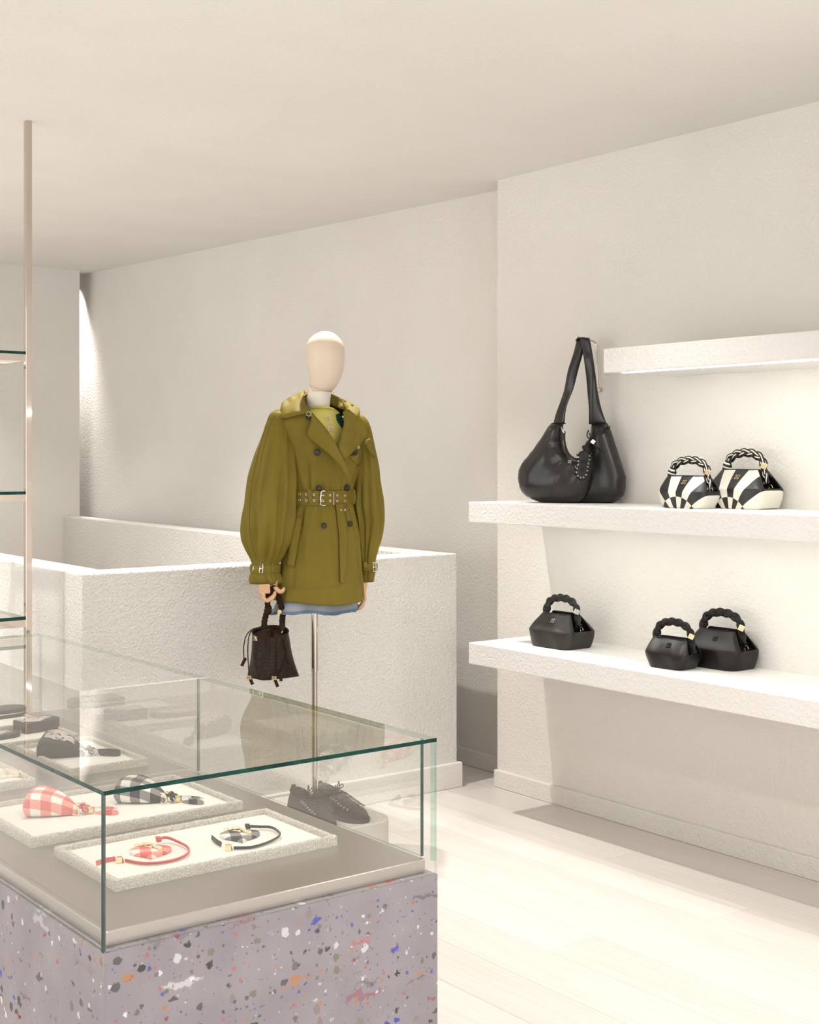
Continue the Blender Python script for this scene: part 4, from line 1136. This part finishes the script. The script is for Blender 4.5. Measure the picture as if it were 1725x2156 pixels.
bk = [on_bvh(belt_b, x, y, .006)[0] for x, y in ((687, 1034.5), (680, 1034), (675.5, 1036), (674.5, 1048), (673.8, 1061), (678, 1064), (685.5, 1064.5))]
m_.tube(bk, .0026, 8)
for yy in (1043, 1056): m_.tube([on_bvh(belt_b, 675, yy, .006)[0], on_bvh(belt_b, 683, yy, .006)[0]], .0016, 6)
m_.build('buckle', M['silver'], coat, smooth=True)
m_ = MB(); m_.ribbon([on_bvh(belt_b, 702.5, y, .002)[0] for y in (1037, 1046, 1054, 1063)], (1, 0, 0), .0022, .002); m_.build('belt_keeper', M['silver'], coat)
m_ = MB(); m_.ribbon([on_bvh(belt_b, x, y, .005)[0] for x, y in ((650.5, 1031), (651.5, 1040), (653, 1050), (655, 1061))], (1, 0, 0), .0135, .003); m_.build('belt_loop', M['olive'], coat, bevel=.0015)
m_ = MB(); q = PX(744, 1046, -.03); m_.torus(q, (.95, .3, 0), .022, .003, 22, 8, sq=1.0); m_.v = [Vector((q.x+(v.x-q.x), q.y+(v.y-q.y)*.4, q.z+(v.z-q.z)*1.15)) for v in m_.v]; m_.build('belt_loop', M['olive'], coat, smooth=True)
# buttons with four-hole centres
for x, y, r_ in ((649.5, 880.5, .010), (667.5, 952.5, .0122), (747, 953, .0118), (729, 1027, .0128), (672, 1027.5, .0110), (736, 1103, .0105), (681.5, 1107, .0105)):
    p, nn = on_bvh(bb, x, y, .0065 if y > 1090 or x > 660 else .010)
    if (x, y) == (747, 953): p, nn = p+Vector((0, -.008, 0)), (nn+Vector((.5, 0, 0))).normalized()
    b_ = MB(); b_.torus(p, nn, r_*.78, r_*.22, 22, 8); b_.disc(p-nn*r_*.04, nn, r_*.8, r_*.22, 20); b_.build('button', M['button'], coat, smooth=True)
    u = nn.cross(Vector((0, 0, 1))).normalized(); v2 = nn.cross(u); b_ = MB()
    for a, b2 in ((u, v2), (v2, u)): b_.tube([p+(a+b2)*r_*.25+nn*r_*.15, p-(a+b2)*r_*.25+nn*r_*.15] if a is u else [p+(a-b2)*r_*.25+nn*r_*.15, p-(a-b2)*r_*.25+nn*r_*.15], r_*.06, 5)
    b_.build('button_thread', M['olive'], coat)
# buttonhole stitching on the lapel, seams
def seam(pts, bv, off=.002, r=.0009, name='seam', mat='olive_seam', par=None):
    m_ = MB(); pp = [on_bvh(bv, x, y, off)[0] for x, y in pts]; m_.tube(catmull(pp, 6), r, 5); m_.build(name, M[mat], par or coat)
seam([(597, 1230), (625, 1236), (665, 1238), (705, 1234), (740, 1230), (760, 1227)], bb)
seam([(754, 1066), (757.5, 1110), (759, 1170), (761.5, 1235), (763, 1258)], bb)
seam([(560, 895), (552, 925), (541, 965), (531, 1010), (526, 1060), (525, 1110), (531, 1150), (540, 1175)], rsb)
seam([(573, 882), (566, 905), (556, 940), (550, 970)], rsb)
seam([(597, 890), (601, 920), (608, 955), (616, 990), (618, 1010)], bb, .004)
for pts in ([(664, 897), (661, 903), (658, 911)], [(717, 960), (712, 966)]):
    m_ = MB(); m_.tube([PX(x, y, -.1625) for x, y in pts], .0013, 6); m_.build('buttonhole', M['olive_seam'], coat)
m_ = MB(); m_.torus(PX(650.5, 871.5, -.158), (.2, -1, .5), .0085, .0011, 14, 6); m_.build('hook_ring', M['silver'], coat, smooth=True)
for x, y in ((746, 863), (741, 868.5)):
    m_ = MB(); m_.torus(PX(x, y, -.062), (.3, -1, .6), .0036, .0012, 12, 6); m_.build('hook_ring', M['silver'], coat, smooth=True)
m_ = MB(); m_.torus(PX(755, 942, -.098), (1, -.5, 0), .005, .0012, 12, 6); m_.build('hook_ring', M['silver'], coat, smooth=True)
# cuff straps and buckles
def cuff(tab, dy, bend_y, y0, y1, dpth, bkx, lpx, sgn):
    m_ = MB()
    def cr(y, off):
        xl, xr = interp(tab, 1196); rg = ring_px(y, xl, xr, dy, n=48, dpth=dpth); c = sum(rg, Vector())/48; return [p+(p-c).normalized()*off for p in rg]
    m_.loft([cr(y1, .002), cr(y1, .0075), cr((y0+y1)/2, .009), cr(y0, .0075), cr(y0, .002)], True); bv = bvh_of(m_); m_.build('cuff_strap', M['olive'], coat, smooth=True, auto=50)
    m_ = MB(); a, b = bkx
    pts = [on_bvh(bv, x, y, .003)[0]+Vector((0, 0, dz)) for x, y, dz in ((a, y0+1, .004), (b, y0+1, .003), (b-.6, y1-1, -.005), (a-1, y1-1, -.004))]; pts.append(pts[0])
    m_.tube(pts, .0017, 8); m_.tube([on_bvh(bv, a, (y0+y1)/2, .005)[0], on_bvh(bv, b, (y0+y1)/2+1, .005)[0]], .0013, 6); m_.build('buckle', M['silver'], coat, smooth=True)
    e = MB(); p, nn = on_bvh(bv, a, (y0+y1)/2+1, .001); e.torus(p, nn, .003, .0011, 14, 6); e.build('eyelet', M['silver'], coat, smooth=True)
    m_ = MB(); m_.ribbon([on_bvh(bv, lpx+dx, y, .0025)[0]+Vector((0, 0, dz)) for dx, y, dz in ((0, y0+1, .005), (.3, (y0+y1)/2, 0), (.5, y1-1, -.004))], (1, 0, 0), .010, .003); m_.build('cuff_loop', M['olive'], coat, bevel=.001)
    return bv
cb1 = cuff(RS, -.085, 0, 1188.5, 1204, .88, (548, 554), 573, 1)
m_ = MB(); m_.tube([on_bvh(cb1, 534.5, 1190, .003)[0], on_bvh(cb1, 534, 1202.5, .003)[0]], .0019, 6); m_.build('buckle', M['silver'], coat, smooth=True)
cuff(LS, .070, 0, 1186, 1201, 1.0, (786, 791.5), 770, -1)

# ------------------------------------------------------------------ croc bucket bag hanging from the hand
BL = PX(573, 1425, HY); bz = BL.z
bag = thing('bucket_bag', 'dark brown crocodile-look bucket bag held in the mannequin hand', 'handbag', (0, 0, 0), -CAM_YAW)
bo = Vector(ML)+FR.ux*BL.x+FR.uy*HY+Vector((0, 0, bz)); bag.location = bo; FB = Frame(bo, -CAM_YAW)
BP = lambda x, y, dy=0.0: FB.px(x, y, dy)
m_ = MB(); rings = []; n = 64; rot_b = math.radians(40)
zt = BP(570, 1330).z
for i in range(30):
    t = i/29; ring = []; z0 = t*zt
    for j in range(n):
        a = 2*PI*j/n; e = .35+.65*min(1, t*1.5); ca, sa = math.cos(a), math.sin(a)
        ca = math.copysign(abs(ca)**e, ca); sa = math.copysign(abs(sa)**e, sa)
        hx, hy = .082+(.064-.082)*t**.9, .064+(.064-.064)*t
        x, y = hx*ca, hy*sa; r_ = rot_b*(1-t)
        X, Y = x*math.cos(r_)-y*math.sin(r_), x*math.sin(r_)+y*math.cos(r_)
        lift = .014*math.sin(a)*t**3
        ring.append(Vector((X+.004-.010*t, Y, z0+lift-(0 if t else -.002))))
    rings.append(ring)
m_.loft(rings, True, True)
def crocmat():
    m, nt, N, L, b = new_mat('crocodile_embossed_leather')
    tc = N.new('ShaderNodeTexCoord'); mp = N.new('ShaderNodeMapping'); mp.inputs['Scale'].default_value = (1, 1, 1.9)
    v = N.new('ShaderNodeTexVoronoi'); v.inputs['Scale'].default_value = 42; v.feature = 'DISTANCE_TO_EDGE'; v.inputs['Randomness'].default_value = .55
    L.new(tc.outputs['Object'], mp.inputs[0]); L.new(mp.outputs[0], v.inputs['Vector'])
    mr = N.new('ShaderNodeMapRange'); mr.inputs[2].default_value = .09; L.new(v.outputs['Distance'], mr.inputs[0])
    bp = N.new('ShaderNodeBump'); bp.inputs['Strength'].default_value = .8; bp.inputs['Distance'].default_value = .0012; L.new(mr.outputs[0], bp.inputs['Height']); L.new(bp.outputs[0], b.inputs['Normal'])
    b.inputs['Base Color'].default_value = (.020, .010, .005, 1); b.inputs['Roughness'].default_value = .36; b.inputs['Specular IOR Level'].default_value = .2
    return m
M['croc'] = crocmat()
bbv = bvh_of(m_); m_.build('bag_body', M['croc'], bag, smooth=True, solid=.003)
rim = rings[-1]; m_ = MB(); m_.tube(rim+[rim[0]], .0026, 8, caps=False); m_.build('rim_piping', M['brown'], bag, smooth=True)
m_ = MB()
rg2 = []
for i in range(6):
    s_ = .97-.20*i; rg2.append([Vector((p.x*s_, p.y*s_, p.z-.012+(.002*i if i < 5 else 0)+.002*math.sin(j*1.3)*(i in (2, 3)))) for j, p in enumerate(rim)])
m_.loft(rg2, True, False, True); m_.build('gathered_lining', M['suede'], bag, smooth=True)
# plaited handle
hp = [BP(556, 1324, -.01), BP(557, 1308, -.01), BP(561, 1292, -.01), BP(564, 1276, -.012), BP(563, 1262, -.014), BP(567, 1247, -.02), BP(577, 1238.5, -.022), BP(584, 1246, -.020), BP(587.5, 1260, -.014), BP(592, 1275, -.01), BP(595.5, 1290, -.006), BP(594.5, 1306, -.004), BP(594.5, 1324, 0)]
m_ = MB(); braid(m_, catmull(hp, 12), .0052, .0024, .040, 3); m_.build('plaited_handle', M['suede'], bag, smooth=True)
m_ = MB(); q = BP(563.5, 1286, -.012)
for k in range(5): m_.torus(q+Vector((.001*k, 0, -.010+.005*k)), (.5*math.sin(k*1.3), .4, 1), .0085+.0022*math.sin(PI*k/4), .0036, 16, 7)
m_.build('handle_knot', M['suede'], bag, smooth=True)
m_ = MB()
for x, y, w2 in ((556.5, 1315, .010), (594.5, 1320, .009)):
    q = BP(x, y, -.004); m_.tube([q+Vector((0, 0, .016)), q-Vector((0, 0, .012))], w2, 10)
m_.build('handle_end', M['brown'], bag, smooth=True, auto=50)
m_ = MB(); m_.disc(BP(589, 1288, -.020), (0, -1, 0), .0082, .004, 18); q = BP(586.5, 1292.5, -.020); m_.box((q.x-.003, q.y-.002, q.z-.006), (q.x+.005, q.y+.002, q.z+.002)); m_.build('gold_charm', M['gold'], bag, smooth=True, auto=40)
def bsurf(x, y, off):
    p = BP(x, y, -.05)
    for _ in range(3):
        h = bbv.ray_cast(Vector((p.x, -2, p.z)), Vector((0, 1, 0)))
        if h[0] is None: return p
        p = BP(x, y, h[0].y)
    return p+h[1]*(off if h[1].y < 0 else -off)
m_ = MB()
for pts in ([BP(541, 1322, -.02), BP(530, 1326, -.03), BP(519, 1338, -.035), BP(513.5, 1360, -.035), BP(514, 1388, -.035)],
            [BP(540, 1324, -.03), BP(529, 1330, -.045), BP(523.5, 1345, -.055), BP(522, 1375, -.06), BP(524, 1412, -.06), BP(526, 1428, -.06)],
            [bsurf(580, 1336, .004), bsurf(582.5, 1352, .004), bsurf(583, 1380, .004), bsurf(580.5, 1418, .005), BP(578, 1428, -.085)],
            [bsurf(592, 1338, .004), bsurf(597, 1352, .004), bsurf(602, 1372, .005), bsurf(600, 1388, .005), bsurf(593, 1410, .006), BP(590.5, 1424, -.075)],
            [bsurf(596, 1345, .004), bsurf(601, 1365, .006), bsurf(603, 1385, .005), bsurf(609, 1398, .004)]):
    m_.tube(catmull(pts, 8), .0019, 7)
m_.build('drawstring', M['suede'], bag, smooth=True)
for (x0, y0), (x1, y1), dy in (((516, 1388), (509, 1402), -.035), ((527, 1429), (532, 1441), -.06), ((580, 1433), (585, 1446), -.085), ((591, 1421), (592, 1434), -.078)):
    m_ = MB(); m_.ribbon([BP(x0, y0, dy), BP((x0+x1)/2, (y0+y1)/2, dy-.002), BP(x1, y1, dy)], (1, 0, .4), .011, .004); m_.ball(BP(x0, y0, dy), .0062, 6); m_.build('tassel_end', M['suede'], bag)
for x, y, dy in ((577.5, 1427.5, -.088), (524.5, 1426.5, -.062)):
    m_ = MB(); q = BP(x, y, dy); m_.box((q.x-.0085, q.y-.006, q.z-.006), (q.x+.0085, q.y+.006, q.z+.007)); m_.build('cube_bead', M['gold'], bag, bevel=.0012)
m_ = MB(); q = bsurf(538.5, 1343.5, .001); emblem(m_, q, (-.45, -1, 0), .0080); m_.build('emblem', M['gold'], bag)
m_ = MB(); q = BP(594, 1331, -.01); m_.torus(q, (1, .3, 0), .006, .0013, 16, 6); m_.build('handle_ring', M['gold'], bag, smooth=True)
m_ = MB(); m_.tube([bsurf(597, 1423, .001), bsurf(606, 1416, .001), bsurf(615, 1410, .001)], .0008, 5); m_.tube([bsurf(615, 1410, .001), bsurf(622, 1415, .001), bsurf(629, 1420, .001)], .0008, 5); m_.build('base_seam', M['inside'], bag)

# ------------------------------------------------------------------ small structured handbags on the shelves
def small_bag(loc, rot, S, H, lthr, cordm, metal, emb, label, group, wb, wm, wt, db, arch, stripes=False):
    t = thing('handbag', label, 'handbag', loc, rot, group)
    m_ = MB(); n = 120; K = 44; zs = H*.50; rings = []
    for i in range(K):
        f = i/(K-1); ring = []
        for j in range(n):
            a = 2*PI*j/n; ca, sa = math.cos(a), math.sin(a); e = .40
            cx_ = math.copysign(abs(ca)**e, ca); sy = math.copysign(abs(sa)**e, sa)
            # rim height round the bag: straight across front and back, scooped at the two ends
            u = abs(cx_); u2 = abs(sy)
            scoop = 1/(1+math.exp(-(u2-.74)*26)) if u > .985 else 1/(1+math.exp(-((1-u)*5+u2-.74)*26))
            rimz = zs*1.02+(H-zs*1.02)*scoop
            z = rimz*f
            if z < zs: W_ = wb+(wm-wb)*math.sin(z/zs*PI/2); 
            else: W_ = wm+(wt-wm)*((z-zs)/(H-zs))**1.15
            if z < zs: D_ = db+(db*1.06-db)*(z/zs)
            else: D_ = db*1.06+(db*.42-db*1.06)*((z-zs)/(H-zs))**1.1
            x = W_/2*cx_; y = D_/2*sy
            x += .0; 
            y += (-.004 if sy < 0 else .004)*math.sin(PI*min(1, z/H))*(1-u**4)          # slight belly
            y += .0025*math.sin(x*60+z*40)*(1 if 0 < z < H else 0)
            if f == 0: x *= .97; y *= .97
            ring.append(Vector((x, y, z if i else 0)))
        rings.append(ring)
    m_.loft(rings, True, True, False)
    bv = bvh_of(m_)
    o = m_.build('bag_body', [lthr, M['inside']], t, smooth=True, auto=60, solid=.0028)
    o.modifiers['thick'].material_offset = 1; o.modifiers['thick'].material_offset_rim = 0
    rim = rings[-1]; m_ = MB(); m_.tube([p+Vector((0, 0, .0003)) for p in rim]+[rim[0]], .0017, 6, caps=False); m_.build('rim_edge', lthr if not stripes else M['ink'], t, smooth=True)
    # plaited handle: knot at the left, cube bead at the right, tail running down inside
    ax, az = .080*S**.5, H; path = []
    for i in range(64):
        a = PI*(1-i/63); path.append(Vector((ax*math.cos(a)*1.0+.002, 0, az+.008+arch*math.sin(a)**.8)))
    path += [Vector((ax+.006, 0, az-.006)), Vector((ax+.012, -.002, az-.025)), Vector((ax+.016, -.004, az-.045))]
    path = catmull(path[::3], 4)
    m_ = MB(); mi = (lambda s, c: 1 if c == 2 else 0) if stripes else (lambda s, c: 0)
    sc = S**.5
    braid(m_, path, .0078*sc, .0029*sc, .108*sc, 4, mi, 7, spread=.0042*sc); m_.build('plaited_handle', [cordm, M['cream']] if stripes else cordm, t, smooth=True)
    m_ = MB(); kp = Vector((-ax, 0, az+.010))
    for k in range(6):
        u = k/5; m_.torus(kp+Vector((-.004+.002*k, 0, -.014+.0062*k)*1)*sc, (.35, 0, 1), (.0070+.0052*math.sin(PI*(u*.85+.1)))*sc, .0040*sc, 20, 8, 1 if stripes and k in (2, 4) else 0)
    m_.build('handle_knot', [cordm, M['cream']] if stripes else cordm, t, smooth=True)
    m_ = MB(); h = .0098*sc; m_.box((-h, -h, -h), (h, h, h)); R_ = Matrix.Rotation(math.radians(38), 3, 'Z') @ Matrix.Rotation(math.radians(24), 3, 'Y')
    q = Vector((ax+.006, -.002, az+.013)); m_.v = [R_ @ v+q for v in m_.v]; m_.build('cube_bead', metal, t, bevel=.0013)
    h = bv.ray_cast(Vector((.016*sc, -1, H*.80)), Vector((0, 1, 0))); p = h[0] if h[0] else Vector((0, -db/2, H*.8)); nn = h[1] if h[1].y < 0 else -h[1]
    m_ = MB(); emblem(m_, p+nn*.001, nn, .0092*sc); m_.build('emblem', emb, t)
    m_ = MB(); m_.torus((wm*.40, .015, H*.55), (.3, 1, 0), .010*sc, .0014, 18, 6); m_.build('inner_ring', metal, t, smooth=True)
    return t
GB = 'black handbags on the lowest shelf'; GS = 'striped handbags on the middle shelf'
Rr = -PI/2
small_bag((3.625, 3.790, .673), Rr+math.radians(1), 1.0, .128, M['leather_washed'], M['leather_washed'], M['silver'], M['silver'], 'charcoal leather handbag with silver cube, alone at the left on the lowest shelf', GB, .205, .235, .150, .158, .050)
small_bag((3.572, 3.178, .673), Rr+math.radians(2), .86, .102, M['leather'], M['leather'], M['gold'], M['leather'], 'small black leather handbag with gold cube, in front of the larger black one', GB, .140, .185, .145, .110, .047)
small_bag((3.715, 3.085, .673), Rr+math.radians(1), 1.0, .130, M['leather'], M['leather'], M['gold'], M['leather'], 'larger black leather handbag with gold cube, right end of the lowest shelf', GB, .205, .235, .155, .146, .050)
small_bag((3.592, 3.125, 1.2245), Rr+math.radians(3), .86, .110, M['stripes'], M['cord'], M['gold'], M['gold'], 'small black and cream fan-striped handbag, left of the two striped ones', GS, .165, .205, .155, .112, .047, True)
small_bag((3.716, 2.986, 1.2245), Rr-math.radians(3), 1.0, .132, M['stripes'], M['cord'], M['gold'], M['gold'], 'larger black and cream fan-striped handbag, right of the two striped ones', GS, .215, .250, .165, .142, .050, True)

# ------------------------------------------------------------------ wall hook and the big slouchy bag hanging from it
t = thing('bag_hook', 'slim polished wire hook on the wall above the slouchy bag', 'hook', (XW, 3.748, 1.66))
m_ = MB(); hx = -.112
m_.tube(catmull([(-.012, .002, .005), (-.012, .008, .10), (-.012, .014, .170), (-.018, .015, .186), (-.04, .015, .192), (hx, .015, .200)], 6), .0032, 10); m_.build('wire', M['chrome'], t, smooth=True)
m_ = MB(); m_.disc((hx-.002, .015, .2005), (1, 0, -.1), .0070, .010, 20); m_.build('end_cap', M['silver'], t, smooth=True, auto=40)
m_ = MB(); m_.disc((-.008, .000, .0), (1, 0, 0), .009, .016, 20); m_.build('wall_fixing', M['chrome'], t, smooth=True, auto=40)

HL = Vector((3.655, 3.715, 1.2245)); HR = -CAM_YAW-math.radians(24)
hobo = thing('slouchy_shoulder_bag', 'large charcoal polished leather slouchy bag with laced tag, strap on the wall hook', 'handbag', HL, HR); FH = Frame(HL, HR)
HPX = lambda x, y, dy=0.0: FH.px(x, y, dy)
def P2(pts): return [(lambda q: (q.x, max(q.z, .0)))(HPX(x, y)) for x, y in pts]
# right end panel of the bag, turned away (behind), then the front lobe
back = P2([(1241, 891), (1275, 891), (1283, 908), (1290, 930), (1297, 952), (1306, 980), (1314, 1005), (1313, 1030), (1309, 1044), (1298, 1053), (1286, 1060), (1240, 1061), (1190, 1060), (1200, 1020), (1215, 980), (1232, 940), (1238, 915)])
m_ = MB(); pillow(m_, back, .052, .075, .009, y0=.030, fn=lambda p, s: .004*math.sin(p.x*45+p.y*10))
m_.build('end_panel', M['hobo'], hobo, smooth=True)
frontp = P2([(1164, 891), (1190, 891), (1189, 905), (1188.5, 930), (1193, 945), (1200, 958), (1209, 965), (1220, 968), (1229, 960), (1235, 946), (1239, 928), (1246, 935), (1252, 955), (1256, 980), (1254, 1005), (1247, 1030), (1236, 1047), (1222, 1056), (1205, 1061), (1170, 1061), (1143, 1058), (1126, 1052), (1112, 1045), (1103, 1036), (1098, 1022), (1095, 1006), (1097, 990), (1103, 975), (1118, 957), (1134, 936), (1150, 912)])
def wr(p, s):
    d = math.hypot(p.x-.02, p.y-.20)
    return -s*(.004*math.sin(math.atan2(p.y-.20, p.x-.02)*9)*math.exp(-((d-.09)/.08)**2))
m_ = MB(); pillow(m_, frontp, .066, .085, .0075, y0=-.020, fn=wr); fb = bvh_of(m_)
m_.build('front_panel', M['hobo'], hobo, smooth=True)
def fs(x, y, off):
    p = HPX(x, y, -.06)
    for _ in range(3):
        h = fb.ray_cast(Vector((p.x, -2, p.z)), Vector((0, 1, 0)))
        if h[0] is None: return p
        p = HPX(x, y, h[0].y)
    return p+(h[1] if h[1].y < 0 else -h[1])*off
m_ = MB(); m_.tube(catmull([fs(1196, 965, .0005), fs(1176, 995, .0005), fs(1165, 1018, .0005), fs(1160, 1040, .0005), fs(1160, 1056, .0005)][1:], 8), .0008, 5)
m_.tube(catmull([HPX(1226, 1044, -.03), HPX(1250, 1050, -.032), HPX(1280, 1053, -.022), HPX(1308, 1052, .0)], 8), .0008, 5); m_.build('seam', M['inside'], hobo)
# bound opening with zip
m_ = MB(); m_.tube(catmull([HPX(1189, 908, -.03), HPX(1188.5, 925, -.035), HPX(1192, 943, -.045), HPX(1199, 957, -.05), HPX(1210, 965.5, -.052), HPX(1222, 967, -.05)], 8), .0042, 8)
m_.build('bound_edge', M['hobo'], hobo, smooth=True)
m_ = MB(); m_.tube([HPX(1182, 899, -.04), HPX(1184.5, 905, -.042)], .0026, 6); m_.tube([HPX(1183, 903, -.044), HPX(1188, 912, -.044)], .0042, 8); m_.build('zip_pull', M['silver'], hobo, smooth=True)
# strap, two legs over the hook
tw = MB()
def leg(tab, dys, bow):
    rings = []
    for i in range(28):
        s_ = i/27; y = tab[0][0]+(tab[-1][0]-tab[0][0])*s_; xl, xr = interp(tab, y); dy = dys[0]+(dys[1]-dys[0])*s_
        a, b = HPX(xl, y, dy), HPX(xr, y, dy+.004); n_ = 14; ring = []
        for j in range(n_):
            t_ = 2*PI*j/n_; u = math.cos(t_); v = math.sin(t_)
            p = a.lerp(b, (1+u)/2); p.y += -v*.010-.006*bow*math.sin(s_*7+u*1.5); ring.append(p)
        rings.append(ring)
    tw.loft(rings, True, True, True)
leg([(712, 1214, 1233), (725, 1211.5, 1232), (745, 1207, 1228), (780, 1197, 1217), (819, 1189, 1207), (850, 1178, 1196), (870, 1170, 1192), (893, 1164, 1190)], (.012, -.02), 1)
leg([(711, 1222, 1241), (741, 1227.5, 1247), (780, 1232, 1254), (828, 1237, 1260), (860, 1241, 1266), (893, 1241, 1277)], (-.005, .03), -1)
tw.build('shoulder_strap', M['hobo'], hobo, smooth=True)
m_ = MB(); pth = [HPX(1216, 716, .012), HPX(1220, 711.5, .0), HPX(1232, 711.8, -.004), HPX(1240, 714, .0)]; m_.ribbon(pth, (0, 1, 0), .020, .006); m_.build('strap_fold', M['hobo'], hobo, bevel=.002)
for a, b, dy in ((1163, 1191, -.045), (1240.5, 1278, .0)):
    m_ = MB(); m_.tube([HPX(a, 891.5, dy+.02), HPX(a+2, 891, dy), HPX((a+b)/2, 890.5, dy-.005), HPX(b-2, 891, dy), HPX(b, 892, dy+.02)], .0016, 6); m_.build('strap_seam', M['inside'], hobo)
# cord tied round the right strap, laced leather tag
m_ = MB(); TD = -.085
for k in range(3):
    o_ = k*1.8
    m_.tube(catmull([HPX(1284, 897+o_, .03), HPX(1283, 902+o_*.6, -.005), HPX(1270, 908+o_*.5, -.03), HPX(1255, 914+o_*.5, -.05), HPX(1245, 920+o_*.5, -.07), HPX(1240, 927+o_, -.075), HPX(1233, 936+o_*.4, TD), HPX(1230, 946, TD)], 8), .0021, 7)
m_.tube(catmull([HPX(1240, 906, -.03), HPX(1236.5, 913, -.05), HPX(1238, 921, -.07), HPX(1244, 921, -.075), HPX(1241, 912, -.06)], 8), .0024, 7)
for k in range(3): m_.torus(HPX(1230, 940+k*2.2, TD), (.3, .3*k-.3, 1), .0052, .0022, 14, 7)
m_.tube([HPX(1230, 944, TD), HPX(1229.5, 953, TD-.004)], .0034, 8)
for a in range(4): m_.tube([HPX(1258, 940, -.075), HPX(1262+a*2.0, 948+2*(a % 2), -.08+.003*a), HPX(1262+a*2.8, 952+2.2*(a % 2), -.082)], .0022, 6)
m_.tube([HPX(1247, 930, -.075), HPX(1252, 936, -.078), HPX(1259, 944, -.078)], .004, 7)
m_.build('tag_cord', M['cord'], hobo, smooth=True)
m_ = MB(); q = HPX(1249, 929.5, -.085); m_.box((-.0075, -.006, -.0075), (.0075, .006, .0075)); R_ = Matrix.Rotation(math.radians(40), 3, 'Y') @ Matrix.Rotation(.4, 3, 'Z'); m_.v = [R_ @ v+q for v in m_.v]
m_.build('cube_bead', M['silver'], hobo, bevel=.001)
tagp = [(1217, 957), (1221, 951), (1230, 948), (1240, 950), (1244, 956), (1244, 972), (1240.5, 992), (1236, 1003), (1228, 1008), (1219, 1007), (1212, 1000), (1212, 988), (1215, 972)]
def TP(x, y, d): return HPX(x, y, TD-.006+d)
poly = [(lambda q: (q.x, q.z))(TP(x, y, 0)) for x, y in tagp]
m_ = MB(); pillow(m_, poly, .004, .006, .006, y0=TD-.006); m_.build('leather_tag', M['leather'], hobo, smooth=True)
lace = [(1216.5, 960), (1216, 969), (1215, 978), (1213.3, 987), (1212.5, 996), (1216, 1004), (1222, 1007.5), (1229, 1007.5), (1235, 1002), (1238.5, 993), (1240.5, 984), (1242, 975), (1243.5, 966), (1243.5, 958)]
m_ = MB(); e_ = MB()
cx_, cy_ = 1228, 980
for x, y in lace:
    dx, dy_ = x-cx_, y-cy_; l = math.hypot(dx, dy_); ux, uy = dx/l, dy_/l
    m_.torus(TP(x+ux*.8, y+uy*.8, 0), (-uy, .25, -ux), .0052, .0023, 12, 6)
    e_.torus(TP(x-ux*2.3, y-uy*2.3, -.0045), (0, 1, 0), .0027, .0008, 12, 5)
m_.build('tag_lacing', M['cord'], hobo, smooth=True); e_.build('tag_eyelets', M['silver'], hobo, smooth=True)
m_ = MB(); emblem(m_, TP(1228.5, 971, -.0042), (0, -1, 0), .011); emblem(m_, TP(1227, 987, -.0042), (0, -1, 0), .011); m_.build('embossed_emblem', M['leather'], hobo)
m_ = MB(); q = fs(1200, 973, .001); emblem(m_, q, (0, -1, .5), .0062); m_.build('emblem', M['silver'], hobo)
